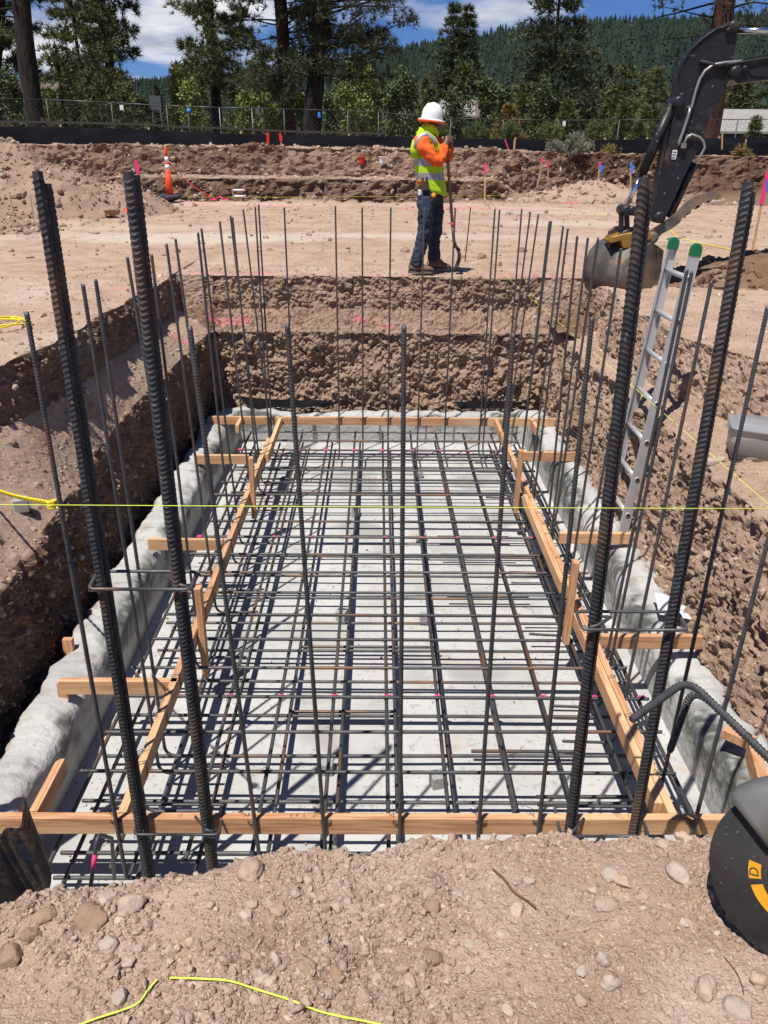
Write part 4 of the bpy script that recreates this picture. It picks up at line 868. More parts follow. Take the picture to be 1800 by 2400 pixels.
for a0, a1 in ((D2(184), D2(206)), (D2(214), D2(252)), (D2(20), D2(80))):
    m = MB(); m.prism(*ring_sector(.075, .099, a0, a1, .0024, .0008)); m.build('yellow_label', M['yellow'], bl)
fc = bpy.data.curves.new('lettering', 'FONT'); fc.body = 'D'; fc.size = .026; fc.align_x = 'CENTER'; fc.align_y = 'CENTER'; fc.extrude = .0003
_t = bpy.data.objects.new('tmp', fc); put(_t); _me = bpy.data.meshes.new_from_object(_t.evaluated_get(bpy.context.evaluated_depsgraph_get())); bpy.data.objects.remove(_t); _me.materials.clear(); _me.materials.append(M['ink'])
fo = bpy.data.objects.new('lettering', _me); put(fo, bl)
fo.matrix_local = Matrix.Translation(sc0+SM @ Vector((.087*math.cos(D2(197)), .087*math.sin(D2(197)), .0034))-saw.location) @ (SM @ Matrix.Rotation(D2(107), 3, 'Z')).to_4x4()
# guard: a curved cover over the upper rear half of the disc
m = MB(); a_ = np.linspace(D2(-30), D2(147), 34); vs, fs = [], []
sec = [(.085, .030), (.185, .030), (.200, .022), (.204, 0), (.204, -.028), (.198, -.038), (.085, -.040)]
for a in a_:
    cut = 1 if D2(-10) < a < D2(112) else .9
    for r_, o_ in sec: vs.append(sc0+SM @ Vector((r_*math.cos(a), r_*math.sin(a), o_)))
ns = len(sec)
for i in range(len(a_)-1):
    for k in range(ns-1): fs.append((i*ns+k, i*ns+k+1, (i+1)*ns+k+1, (i+1)*ns+k))
m.add(vs, fs, True); g_ = m.build('guard', M['guard'], saw); md = g_.modifiers.new('thickness', 'SOLIDIFY'); md.thickness = .006
m = MB(); q = sc0+SM @ Vector((.10, .02, -.05)); m.tube([q, q+SM @ Vector((.22, .06, -.05)), q+SM @ Vector((.5, .03, -.06))], [.045, .05, .06], 10); m.build('arm', M['guard'], saw)
q = sc0+Vector((.62, -.12, -.02)); m = MB(); m.box(q, (.34, .26, .26), Matrix.Rotation(-.5, 3, 'Z'), .04); m.build('engine_housing', M['yellow'], saw)
m = MB(); m.tube([q+Vector((.1, -.05, .1)), q+Vector((.16, -.1, .2)), q+Vector((.3, -.2, .16)), q+Vector((.32, -.22, 0))], .018, 10); m.build('handle', M['plastic_black'], saw)

# ------------------------------------------------------------------ worker with a shovel
WY = 10.0
def W(x, y, dy=0): return PY(940+x/5.028, 220+y/5.028, WY+dy)
def fcol(name, c, c2=None, **k): M[name] = mat(name, c, c2, **k); return M[name]
fcol('skin', (.20, .10, .065), (.16, .08, .05), rough=.55, scale=20)
fcol('jeans', (.022, .030, .050), (.038, .048, .074), rough=.9, scale=14, bump=.7, bscale=16, bdist=.02, c3=(.10, .11, .135), s3=5, lo3=.58, hi3=.8)
fcol('shirt', (.88, .14, .018), (.80, .105, .012), rough=.8, scale=9, bump=.6, bscale=13, bdist=.02)
fcol('vest', (.50, .74, .022), (.43, .66, .02), rough=.75, scale=8, bump=.5, bscale=12, bdist=.02)
fcol('silver', (.40, .40, .42), (.30, .30, .32), rough=.35, scale=20, metal=.3)
fcol('neon', (.58, .78, .02), (.48, .68, .015), rough=.8, scale=12, bump=.6, bscale=16, bdist=.015)
fcol('boot', (.22, .14, .095), (.15, .095, .065), rough=.8, scale=20)
fcol('sole', (.16, .13, .11), rough=.9)
fcol('hatw', (.82, .82, .81), rough=.3)
fcol('leather', (.09, .05, .035), (.06, .035, .025), rough=.6, scale=20)
person = thing('person', W(250, 2110), 'person in a white hard hat and yellow-green vest standing with a shovel', 'person')
def skin_mesh(name, chains, mt, parent, sub=2, root=0, fold=0.):
    vs, es, rr = [], [], []
    idx = {}
    for ch in chains:
        prev = None
        for (p, r) in ch:
            key = tuple(np.round(p, 4))
            if key not in idx: idx[key] = len(vs); vs.append(tuple(float(c) for c in p)); rr.append(r)
            i = idx[key]
            if prev is not None: es.append((prev, i))
            prev = i
    b = base_of(parent); me = bpy.data.meshes.new(name); me.from_pydata([tuple(Vector(v)-b) for v in vs], es, [])
    bm = bmesh.new(); bm.from_mesh(me); ly = bm.verts.layers.skin.verify(); bm.verts.ensure_lookup_table()
    for i, v in enumerate(bm.verts):
        r = rr[i]; v[ly].radius = (r, r) if not hasattr(r, '__len__') else r; v[ly].use_root = (i == root)
    bm.to_mesh(me); bm.free(); ob = bpy.data.objects.new('tmp', me); put(ob)
    mo = ob.modifiers.new('s', 'SKIN'); mo.use_smooth_shade = True; sb = ob.modifiers.new('u', 'SUBSURF'); sb.levels = sub; sb.render_levels = sub
    dg = bpy.context.evaluated_depsgraph_get(); me2 = bpy.data.meshes.new_from_object(ob.evaluated_get(dg)); bpy.data.objects.remove(ob)
    if fold:
        nv = len(me2.vertices); co = np.zeros(nv*3); no = np.zeros(nv*3); me2.vertices.foreach_get('co', co); me2.vertices.foreach_get('normal', no); co = co.reshape(-1, 3); no = no.reshape(-1, 3)
        co += no*(fold*(1-3*np.abs(fbm(co*np.array([1, 1, 1.7]), 9, 3, 7)))+fold*.6*fbm(co, 22, 2, 9))[:, None]; me2.vertices.foreach_set('co', co.ravel()); me2.update()
    me2.name = name; me2.materials.clear(); me2.materials.append(mt)
    o = bpy.data.objects.new(name, me2); put(o, parent); return o
N_, F_ = -.15, .13
hipc, chest, neck, head = W(330, 1090), W(330, 680), W(335, 500), W(385, 390)
sN, sF = W(238, 590, N_-.02), W(420, 590, F_)
eN, wN, hN = W(455, 835, N_-.06), W(520, 590, N_+.05), W(545, 545, N_+.09)
eF, wF, hF = W(545, 800, F_), W(590, 620, F_-.07), W(572, 560, F_-.11)
kN, aN = W(285, 1560, N_), W(178, 2000, N_); kF, aF = W(415, 1590, F_), W(390, 1930, F_)
hpN, hpF = W(285, 1130, N_+.05), W(395, 1130, F_-.03)
fN, fF = W(330, 2085, N_-.02), W(520, 2040, F_)
lg = lambda a, b, ra, rb, n=3: [(a+(b-a)*t, ra+(rb-ra)*t) for t in np.linspace(0, 1, n)]
def fingers(h, d, up, sd):
    out = []
    for k in range(4):
        b0 = h+sd*(.028-.018*k); out.append([(h, .026), (b0+d*.022, .0105), (b0+d*.048+up*.012, .0095), (b0+d*.056-up*.010+sd*.002, .0085)])
    out.append([(h, .026), (h+sd*.035-d*.005, .012), (h+sd*.05+d*.02, .010), (h+sd*.045+d*.045, .009)])
    return out
d_ = np.array([.9, .35, .1]); d_ /= np.linalg.norm(d_); up_ = np.array([-.1, .2, .97]); sd_ = np.array([0., .25, .97])
body_ch = [[(hipc, .12), (chest, .125), (neck, .06), (head+np.array([-.005, 0, -.02]), .085), (head+np.array([.012, 0, .07]), .09)], [(chest, .125), (sN, .055), (eN, .042), (wN, .030), (hN, .030)], [(chest, .125), (sF, .055), (eF, .042), (wF, .030), (hF, .030)],
           [(hipc, .12), (hpN, .085), (kN, .055), (aN, .042), (fN, .038)], [(hipc, .12), (hpF, .085), (kF, .055), (aF, .042), (fF, .038)],
           [(head+np.array([-.005, 0, -.02]), .085), (head+np.array([.092, -.004, -.005]), .016)]]
body_ch += [[(hN, .030)]+f[1:] for f in fingers(hN, d_, up_, sd_)]+[[(hF, .030)]+f[1:] for f in fingers(hF, np.array([.6, -.75, .1]), up_, sd_)]
skin_mesh('body', body_ch, M['skin'], person)
jm = lambda p, dx=0, dz=0: p+np.array([dx, 0, dz])
skin_mesh('jeans', [[(W(325, 1040), (.115, .15)), (W(330, 1110), (.13, .155)), (hpN+np.array([0, 0, -.05]), .112), (W(288, 1330, N_), .105), (kN, .082), (W(235, 1790, N_), .074), (aN+np.array([0, 0, -.0]), .078), (W(172, 2030, N_), .082)],
                    [(W(330, 1110), (.13, .155)), (hpF+np.array([0, 0, -.05]), .108), (W(420, 1340, F_), .096), (kF, .078), (W(385, 1780, F_), .072), (aF, .075), (W(393, 1960, F_), .078)]], M['jeans'], person, 3, 0, .011)
skin_mesh('shirt', [[(W(345, 1090), (.125, .15)), (W(335, 960), (.13, .155)), (chest, (.125, .165)), (W(325, 560), (.09, .12)), (neck, .062)], [(W(325, 560), (.09, .12)), (sN, .085), ((sN+eN)/2+np.array([0, 0, -.01]), .078), (eN, .070), ((eN+wN)/2, .060), (wN, .045)], [(W(325, 560), (.09, .12)), (sF, .085), ((sF+eF)/2, .075), (eF, .065), ((eF+wF)/2, .056), (wF, .045)]], M['shirt'], person, 3, 0, .012)
# vest: loft of rings round the torso, open over the arms
def vest():
    lv = [(1165, 200, 545, .175), (1100, 190, 535, .18), (1010, 175, 515, .178), (930, 165, 500, .178), (850, 160, 495, .18), (760, 160, 490, .185), (690, 165, 480, .185), (620, 165, 460, .185), (560, 180, 430, .175), (510, 225, 400, .14), (475, 270, 380, .10)]
    n = 28; vs = []; b = base_of(person)
    for k, (y, x0, x1, hw) in enumerate(lv):
        cx_ = (x0+x1)/2; a = W(x0, y); bb = W(x1, y); c = (a+bb)/2; hx = np.linalg.norm(bb-a)/2
        for i in range(n):
            t = 2*math.pi*i/n; drop = 0 if k else (-.035*max(0, math.cos(t))+.07*max(0, -math.cos(t)))
            vs.append(np.array([c[0]+hx*math.copysign(abs(math.cos(t))**.85, math.cos(t)), c[1]+hw*math.copysign(abs(math.sin(t))**.85, math.sin(t)), c[2]+drop])-np.array(b))
    P = np.array(vs); P += (np.array([.012, .012, 0])*fbm(P, 7, 3, 4)[:, None])
    fs, mi = [], []
    for k in range(len(lv)-1):
        for i in range(n):
            t = 2*math.pi*(i+.5)/n
            if k in (6, 7, 8) and abs(math.cos(t)) < .62 and k < 8: 
                if k in (6, 7): continue
            fs.append((k*n+i, k*n+(i+1) % n, (k+1)*n+(i+1) % n, (k+1)*n+i))
            mi.append(1 if (k in (2, 4)) or (k >= 5 and .55 < math.cos(t) < .85) or (k >= 8 and -.75 < math.cos(t) < -.2) else 0)
    me = np_mesh('vest', P, fs, [M['vest'], M['silver']], True, fmat=mi); o = bpy.data.objects.new('vest', me); put(o, person)
    md = o.modifiers.new('sub', 'SUBSURF'); md.levels = 1; md.render_levels = 1; md = o.modifiers.new('thickness', 'SOLIDIFY'); md.thickness = .008
vest()
# shoulder straps of the vest
for dy, s_ in ((-.105, 'n'), (.105, 'f')):
    ys = dy; pth = [W(x, y, ys*(1.25 if y > 560 else 1)) for x, y in ((160, 760), (165, 660), (185, 580), (240, 520), (300, 500), (360, 540), (410, 620), (440, 720))]
    for r_, mt_n, nm in ((.062, 'vest', 'shoulder_strap'),):
        m = MB(); m.tube(pth, [.045, .058, .060, .060, .056, .050, .045, .04], 12); so = m.build(nm, M[mt_n], person)
    m = MB(); m.tube([p_+np.array([0, -.032 if s_ == 'n' else .032, .016]) for p_ in pth[1:7]], [.030, .034, .034, .031, .028, .026], 12); m.build('reflective_stripe', M['silver'], so)
# neck gaiter
skin_mesh('neck_gaiter', [[(W(215, 560), .05), (W(250, 450), (.078, .085)), (W(300, 395), (.095, .095)), (W(285, 315), (.085, .09))], [(W(300, 395), (.095, .095)), (W(370, 455), (.092, .09)), (W(420, 455), (.066, .07)), (W(445, 450), (.03, .04))]], M['neon'], person, 3, 0, .008)
hc = W(362, 300); tilt = Matrix.Rotation(.12, 3, 'Y')
m = MB(); R_ = .138
m.lathe(hc, [(.118, -.005), (.122, .01), (.118, .06), (.103, .110), (.072, .145), (.034, .160), (.002, .163)], 28, M=tilt); hat = m.build('hard_hat', M['hatw'], person)
m = MB(); m.lathe(hc, [(.116, .004), (.150, -.006), (.156, -.012), (.152, -.018), (.112, -.006)], 32, M=tilt); m.build('brim', M['hatw'], hat)
m = MB(); m.lathe(hc, [(.149, -.013), (.158, -.018), (.157, -.034), (.145, -.036), (.12, -.026)], 32, M=tilt); m.build('orange_brim_edge', M['shirt'], hat)
m = MB(); m.tube([Vector([float(v) for v in hc])+tilt @ Vector((x, 0, z)) for x, z in ((-.108, .085), (-.066, .148), (0, .168), (.066, .148), (.108, .085))], .008, 8); m.build('ridge', M['hatw'], hat)
m = MB(); q = W(465, 352, -.06); m.tube([q, q+np.array([.02, .06, 0]), q+np.array([-.01, .12, 0])], .016, 8); m.build('safety_glasses', M['blue'], person)
for (a, f, l_) in ((aN, fN, 'n'), (aF, fF, 'f')):
    gz = a[2]-.085
    m = MB(); vs = []; fs = []
    secs = [(-.095, .040, .085), (-.06, .048, .095), (0, .050, .10), (.07, .052, .075), (.14, .052, .060), (.185, .040, .045), (.205, .018, .030)]
    gx0 = a[0]+.005; zb = W(250, 2112 if l_ == 'n' else 2072, N_ if l_ == 'n' else F_)[2]
    for (x, hw, hh) in secs:
        for t in np.linspace(0, 2*math.pi, 12, endpoint=False):
            vs.append((gx0+x, a[1]+hw*math.cos(t), zb+.022+max(0, hh*(.5+.5*math.sin(t)))))
    for i in range(len(secs)-1):
        for k in range(12): fs.append((i*12+k, i*12+(k+1) % 12, (i+1)*12+(k+1) % 12, (i+1)*12+k))
    fs += [tuple(range(12))[::-1], tuple((len(secs)-1)*12+k for k in range(12))]
    m.add(vs, fs, True); bt = m.build('boot', M['boot'], person)
    m = MB(); m.prism([(gx0+x, a[1]+y, zb+.011) for x, y in ((-.1, -.035), (-.1, .035), (0, .05), (.1, .052), (.18, .045), (.212, 0), (.18, -.045), (.1, -.052), (0, -.05))], (0, 0, .024)); m.build('sole', M['sole'], bt)
m = MB(); c = W(280, 1060, N_-.06); m.box(c, (.075, .04, .145), Matrix.Rotation(-.1, 3, 'Y'), .01); pc = m.build('tool_pouch', M['leather'], person)
m = MB(); m.box(W(280, 1000, N_-.075), (.022, .018, .06), None, .004); m.build('knife_handle', M['silver'], pc)
m = MB(); m.lathe(W(385, 1195, N_-.08), [(.0, -.014), (.022, -.014), (.028, -.008), (.028, .008), (.022, .014), (0, .014)], 18, M=Matrix.Rotation(math.pi/2, 3, 'X')); m.build('tape_measure', M['yellow'], person)
m = MB(); m.box(W(218, 1160, N_-.05), (.04, .008, .06), None, .003); m.build('hang_tag', M['white'], person)
m = MB(); m.box(W(215, 1040, N_+.02), (.055, .1, .03), None, .008); m.build('belt', M['red'], person)
# shovel
sh0 = W(640, 2075, -.05); shovel = thing('shovel', sh0, 'long-handled shovel held upright by the person, blade on the ground', 'shovel')
a, b = W(530, 500, -.04), W(607, 1560, -.03)
M['handle_wood'] = mat('handle_wood', (.30, .17, .085), (.22, .115, .055), rough=.6, scale=20, stretch=(4, 4, .3))
m = MB(); m.tube([a+(b-a)*t for t in (0, .3, .6, 1)], [.017, .017, .018, .018], 10); m.build('handle', M['handle_wood'], shovel)
m = MB(); q0, q1_ = a+(b-a)*.955, a+(b-a)*1.01; m.tube([q0, q1_], .0195, 10); m.build('red_band', M['red'], shovel)
m = MB(); m.tube([b, W(625, 1740, -.03), W(645, 1800, -.03), W(690, 1850, -.03)], [.019, .018, .02, .02], 10); m.build('socket', M['steel_dark'], shovel)
pts = [W(x, y, -.03) for x, y in ((690, 1845), (705, 1900), (700, 1960), (680, 2020), (655, 2060), (630, 2098))]; vs, fs = [], []
wd = [.10, .105, .105, .10, .075, .01]
for k, (q, w_) in enumerate(zip(pts, wd)):
    for t in np.linspace(-1, 1, 7): vs.append(q+np.array([-.03*(t*t), t*w_, 0]))
for k in range(5):
    for i in range(6): fs.append((k*7+i, k*7+i+1, (k+1)*7+i+1, (k+1)*7+i))
m = MB(); m.add(vs, fs, True); o = m.build('blade', M['steel_dark'], shovel); md = o.modifiers.new('thickness', 'SOLIDIFY'); md.thickness = .004

# ------------------------------------------------------------------ excavator arm
EY = 9.15
def E(x, y, dy=0): return PY(1380+x/3.16, y/3.16, EY+dy)
M['exc'] = mat('exc', (.013, .013, .017), (.023, .023, .027), rough=.42, scale=3, spec=.32, c3=(.10, .082, .066), s3=4, lo3=.56, hi3=.76, bump=.1, bscale=5, detail=9, speck=[(22, .68, .72, (.16, .14, .12))])
M['chrome'] = mat('chrome', (.75, .76, .80), rough=.12, metal=1.)
M['gold'] = mat('gold', (.38, .20, .035), (.25, .14, .03), rough=.55, metal=.3, scale=10, c3=(.12, .08, .05), s3=9, lo3=.55, hi3=.7)
M['bucket'] = mat('bucket', (.16, .14, .118), (.085, .076, .066), rough=.6, metal=.3, scale=5, lo=.42, hi=.58, c3=(.26, .185, .12), s3=3.0, lo3=.50, hi3=.62, bump=.35, bscale=25, detail=9, speck=[(6, .63, .72, (.24, .15, .04))])
M['hose'] = mat('hose', (.30, .31, .29), rough=.4, metal=.5)
M['rubber'] = mat('rubber', (.012, .012, .013), rough=.6)
exc = thing('excavator', E(200, 2150), 'black compact excavator arm with bucket and thumb reaching in from the right', 'excavator')
st = [(1078, 215), (1040, 178), (960, 200), (850, 268), (740, 372), (682, 470), (645, 600), (622, 720), (600, 880), (560, 1080), (500, 1330), (448, 1560), (452, 1610), (500, 1645), (535, 1632), (600, 1490), (700, 1270), (790, 1100), (822, 1000), (900, 810), (1000, 620), (1032, 500), (1060, 300)]
m = MB(); m.prism([E(*p) for p in st], (0, .20, 0)); stick = m.build('stick', M['exc'], exc); md = stick.modifiers.new('b', 'BEVEL'); md.width = .012; md.segments = 2
m = MB()
for s_ in (-1, 1): m.tube([E(x, y, s_*.108) for x, y in ((1030, 190), (950, 212), (850, 280), (745, 380), (690, 478), (655, 605))], .008, 6)
m.build('weld_rib', M['exc'], stick)
bo = [(1020, 560), (1040, 490), (1110, 445), (1200, 432), (1330, 405), (1700, 330), (2300, 330), (2900, 700), (3000, 900), (2750, 980), (2300, 640), (1700, 560), (1330, 592), (1060, 628), (1025, 600)]
m = MB(); m.prism([E(*p, .0) for p in bo], (0, .30, 0)); boom = m.build('boom', M['exc'], exc); md = boom.modifiers.new('b', 'BEVEL'); md.width = .012; md.segments = 2
m = MB(); m.prism([E(x, y, -.155) for x, y in ((1185, 520), (1210, 495), (1330, 470), (1600, 430), (1600, 540), (1330, 570), (1200, 560))], (0, .01, 0)); m.build('boom_recess', M['rubber'], boom)
for x, y, r_, w_ in ((1040, 210, .055, .26), (1000, 240, .028, .25), (1040, 548, .06, .36), (1106, 520, .03, .34), (640, 760, .055, .27), (660, 715, .028, .26), (500, 1605, .06, .26), (262, 1556, .055, .24), (300, 1556, .05, .26)):
    m = MB(); c = E(x, y); m.lathe(c, [(r_*.5, -w_/2-.012), (r_, -w_/2-.004), (r_, w_/2+.004), (r_*.5, w_/2+.012)], 18, M=Matrix.Rotation(math.pi/2, 3, 'X')); m.build('pin', M['exc'], exc)
m = MB(); m.tube([E(1075, 226), E(1600, 232)], .028, 12); m.build('arm_cylinder_rod', M['chrome'], exc)
m = MB(); m.tube([E(1600, 232), E(2500, 250)], .055, 12); m.build('arm_cylinder', M['exc'], exc)
m = MB(); m.tube([E(620, 770), E(392, 1290)], .052, 14); bc = m.build('bucket_cylinder', M['exc'], exc)
m = MB(); m.tube([E(392, 1290), E(272, 1535)], .027, 12); m.build('cylinder_rod', M['chrome'], bc)
for s_ in (-.09, .09):
    m = MB(); m.beam(E(262, 1556, s_), E(490, 1590, s_), .03, .085, up=(0, 0, 1), bev=.01); m.build('link', M['exc'], exc)
    m = MB(); m.beam(E(240, 1560, s_*.5), E(240, 1760, s_*.5), .03, .055, up=(1, 0, 0), bev=.01); m.build('link', M['exc'], exc)
    m = MB(); m.beam(E(280, 1560, s_*.5), E(285, 1760, s_*.5), .03, .055, up=(1, 0, 0), bev=.01); m.build('link', M['exc'], exc)
m = MB(); m.prism([E(*p) for p in ((130, 1780), (150, 1745), (230, 1725), (350, 1705), (430, 1690), (440, 1760), (330, 1800), (300, 1830), (230, 1830), (215, 1775), (140, 1795))], (0, .26, 0)); o = m.build('coupler', M['gold'], exc); md = o.modifiers.new('b', 'BEVEL'); md.width = .008
# bucket: curved shell with end plates, turned towards the camera
bk = Matrix.Rotation(math.radians(40), 3, 'Z'); bc0 = E(245, 1990, .08); bc0 = Vector([float(v) for v in bc0])
prf = [(.16, .26), (.04, .30), (-.10, .27), (-.22, .18), (-.29, .04), (-.29, -.10), (-.22, -.22), (-.10, -.30), (.04, -.33), (.18, -.335), (.27, -.33)]
pr = []
for i in range(len(prf)-1):
    for t in (0, .5): pr.append((prf[i][0]*(1-t)+prf[i+1][0]*t, prf[i][1]*(1-t)+prf[i+1][1]*t))
pr.append(prf[-1]); vs, fs = [], []; bw = .30
for x, z in pr:
    for y in (-bw, bw): vs.append(bc0+bk @ Vector((x, y, z)))
for i in range(len(pr)-1): fs.append((2*i, 2*i+1, 2*i+3, 2*i+2))
m = MB(); m.add(vs, fs, True); o = m.build('bucket_shell', M['bucket'], exc); md = o.modifiers.new('t', 'SOLIDIFY'); md.thickness = .016
for y in (-bw, bw):
    m = MB(); m.prism([bc0+bk @ Vector((x, y, z)) for x, z in pr]+[bc0+bk @ Vector((.30, y, -.1)), bc0+bk @ Vector((.30, y, .20))], bk @ Vector((0, .018, 0))); m.build('end_plate', M['bucket'], exc)
for k in range(5):
    m = MB(); y = -bw+.05+k*.125; m.beam(bc0+bk @ Vector((.22, y, -.335)), bc0+bk @ Vector((.38, y, -.345)), .045, .028, bev=.006); m.build('tooth', M['bucket'], exc)
for y in (-.09, .09):
    m = MB(); m.prism([bc0+bk @ Vector((x, y, z)) for x, z in ((-.16, .22), (-.20, .40), (-.08, .45), (.02, .36), (.14, .44), (.22, .36), (.18, .24))], bk @ Vector((0, .03, 0))); m.build('bucket_ear', M['bucket'], exc)
# thumb
th_o = [(425, 1760), (440, 1715), (480, 1690), (560, 1640), (640, 1580), (700, 1515), (780, 1455), (860, 1428), (940, 1424), (988, 1448)]
te = [(960, 1470), (915, 1470), (905, 1490), (880, 1484), (866, 1506), (838, 1500), (826, 1528), (798, 1520), (788, 1552), (760, 1548), (752, 1584), (724, 1580), (715, 1615), (690, 1612)]
th_b = [(670, 1650), (610, 1695), (540, 1730), (500, 1775), (470, 1795), (435, 1790)]
for s_ in (-.07, .07):
    m = MB(); m.prism([E(x, y, s_) for x, y in th_o+te+th_b], (0, .022, 0)); m.build('thumb_plate', M['bucket'], exc)
m = MB(); m.prism([E(x, y) for x, y in ((600, 1640), (690, 1540), (780, 1470), (860, 1440), (840, 1470), (760, 1520), (680, 1600), (620, 1660))], (0, .13, 0)); m.build('thumb_web', M['exc'], exc)
m = MB(); c = E(450, 1755); m.lathe(c, [(.03, -.12), (.062, -.115), (.062, .115), (.03, .12)], 18, M=Matrix.Rotation(math.pi/2, 3, 'X')); m.build('pin', M['bucket'], exc)
m = MB(); m.tube([E(785, 1210, -.02), E(690, 1400, -.02)], .042, 12); m.tube([E(690, 1400, -.02), E(590, 1610, -.02)], .046, 12); m.build('thumb_cylinder', M['exc'], exc)
m = MB(); m.tube([E(672, 1330, .02), E(630, 1440, .02)], .03, 8); m.build('red_guard', M['red'], exc)
# hydraulic lines
m = MB(); m.tube([E(x, y, -.125) for x, y in ((1330, 425), (1180, 450), (1120, 455), (1000, 465), (920, 480), (860, 525), (820, 590), (790, 680), (765, 780), (755, 800))], .014, 8); m.build('steel_line', M['hose'], exc)
m = MB(); m.tube([E(x, y, -.125) for x, y in ((750, 800), (740, 850), (700, 970), (670, 1050), (665, 1075))], .016, 8); m.build('steel_line', M['hose'], exc)
m = MB(); m.tube([E(x, y, -.13) for x, y in ((700, 1080), (725, 1020), (760, 995), (820, 1015), (850, 1050), (860, 1090), (830, 1150), (790, 1200))], .013, 8); m.build('hydraulic_hose', M['hose'], exc)
m = MB(); m.tube([E(x, y, -.12) for x, y in ((820, 455), (930, 480), (1010, 500))], .02, 8); m.build('hydraulic_hose', M['rubber'], exc)
m = MB(); m.tube([E(x, y, -.17) for x, y in ((1010, 480), (1130, 462), (1330, 430), (1700, 360))], .014, 8); m.build('hydraulic_hose', M['rubber'], exc)
m = MB(); m.box(E(750, 792, -.11), (.06, .03, .02), None, .004); m.box(E(700, 1080, -.12), (.05, .04, .05), None, .006); m.box(E(735, 1010, -.12), (.05, .03, .035), None, .006); m.build('fitting', M['hose'], exc)
m = MB(); m.prism([E(x, y, -.104) for x, y in ((622, 1110), (658, 1112), (642, 1180), (612, 1178))], (0, .004, 0)); stk = m.build('sticker', M['white'], exc)
for k in range(3): m = MB(); m.prism([E(x, y, -.1075) for x, y in ((626-k*5, 1122+k*20), (650-k*5, 1124+k*20), (648-k*5, 1132+k*20), (624-k*5, 1130+k*20))], (0, .001, 0)); m.build('sticker_print', M['ink'], stk)
# machine body out of frame on the right
hb = E(3300, 900); hb = Vector((float(hb[0])+1.0, EY+.1, 0))
m = MB(); m.box(hb+Vector((0, 0, 1.15)), (2.0, 1.7, .75), None, .12); m.build('house', M['exc'], exc)
m = MB(); m.box(hb+Vector((-.35, -.35, 2.05)), (1.1, .85, 1.2), None, .08); m.build('cab', M['rubber'], exc)
for s_ in (-.75, .75): m = MB(); m.box(hb+Vector((0, s_, .33)), (2.3, .4, .62), None, .2); m.build('track', M['rubber'], exc)
m = MB(); m.box(hb+Vector((0, 0, .55)), (1.2, 1.3, .45), None, .08); m.build('undercarriage', M['exc'], exc)
# ------------------------------------------------------------------ things on the pad
def mound(name, c, rx, ry, h, seed, mt, label, nst, stone_mt, ssz, cat='dirt pile', dampv=.3):
    n = 70; u, v = np.meshgrid(np.linspace(-1.25, 1.25, n), np.linspace(-1.25, 1.25, n)); u, v = u.ravel(), v.ravel(); d = np.sqrt(u*u+v*v)
    P = np.stack([u*rx, v*ry, h*np.clip(1-d, -.25, 1)**1.0*1.0], 1); P[:, 2] = h*np.where(d < 1.2, np.clip(1.05-d, -.2, 1), -.2); Q = P+np.array(c)
    P[:, 2] += h*.30*fbm(Q, 1.1/max(rx, .4)*2, 3, seed)+.05*fbm(Q, 5, 3, seed+1)+.04*h*np.maximum(0, .5-worley(Q, 4, seed)[0])
    P[:, 2] = np.minimum(P[:, 2], h*1.02)
    at = {'damp': np.full(len(P), dampv), 'dark': np.zeros(len(P)), 'pale': np.zeros(len(P)), 'paint': np.zeros(len(P)), 'grey': np.clip(fbm(Q, 3, 3, seed+4), 0, 1)}
    o = put(bpy.data.objects.new(name, np_mesh(name, P, grid_faces(n, n), [M[mt]], False, at))); o.location = c; tag(o, label, cat)
    rg_ = np.random.default_rng(seed); idx = rg_.choice(np.where(d < 1.15)[0], nst); pts = P[idx]+rg_.normal(0, .03, (nst, 3))*np.array([1, 1, .2])
    scatter('clods', pts, ssz*np.exp(rg_.exponential(.5, nst)).clip(1, 5), I1, M[stone_mt], None, dampv, .2, seed, parent=o)
    return o
c = PZ(300, 500, .2); mound('dirt_pile', (float(c[0])-2.6, float(c[1])+.6, .16), 3.2, 2.3, 1.5, 3, 'dirt', 'big gravelly dirt pile at the left edge of the pad', 3400, 'stone', .018, dampv=.6)
c = PZ(60, 548, .05); mound('dirt_pile', (float(c[0])-.5, float(c[1]), .03), 1.3, .8, .32, 5, 'dirt', 'low heap of loose brown clods at the left edge', 700, 'stone', .02, dampv=.7)
mound('soil_heap', (5.0, 9.75, -.04), 1.9, .85, .42, 9, 'soil', 'fresh dark soil heap to the right of the excavator bucket', 900, 'soil', .02, dampv=.3)
mound('soil_heap', (2.55, 9.2, -.42), .42, .40, .34, 12, 'soil', 'fresh dark soil spilled under the excavator bucket', 350, 'soil', .015)
c = PZ(1300, 440, .5); mound('spoil_heap', (float(c[0])+.3, 21.4, .22), 2.1, 1.2, .55, 15, 'dirt', 'low pale spoil heap at the right end of the far trench', 500, 'stone', .03, dampv=.2)
for i, (px_, py_, s_, lb_) in enumerate(((219, 575, .065, 'lone brown rock on the left pad'), (440, 560, .04, 'small stone on the pad behind the left rebars'), (1280, 498, .05, 'small dark stone far out on the pad'), (262, 500, .16, 'large flat boulder at the foot of the dirt pile'), (245, 497, .12, 'brown boulder at the foot of the dirt pile beside the flat one'), (1122, 652, .04, 'stone by the tip of the shovel shadow'))):
    c = PZ(px_, py_, .25 if py_ < 505 else 0); V, Fc = stone_shape(I3, 500+i, .25, True)
    o = put(bpy.data.objects.new('stone', np_mesh('stone', V*s_, Fc, [M['stone']], True, dict(grey=np.full(len(V), .2), damp=np.full(len(V), .6))))); o.location = (c[0], c[1], c[2]+s_*.3); tag(o, lb_, 'stone')

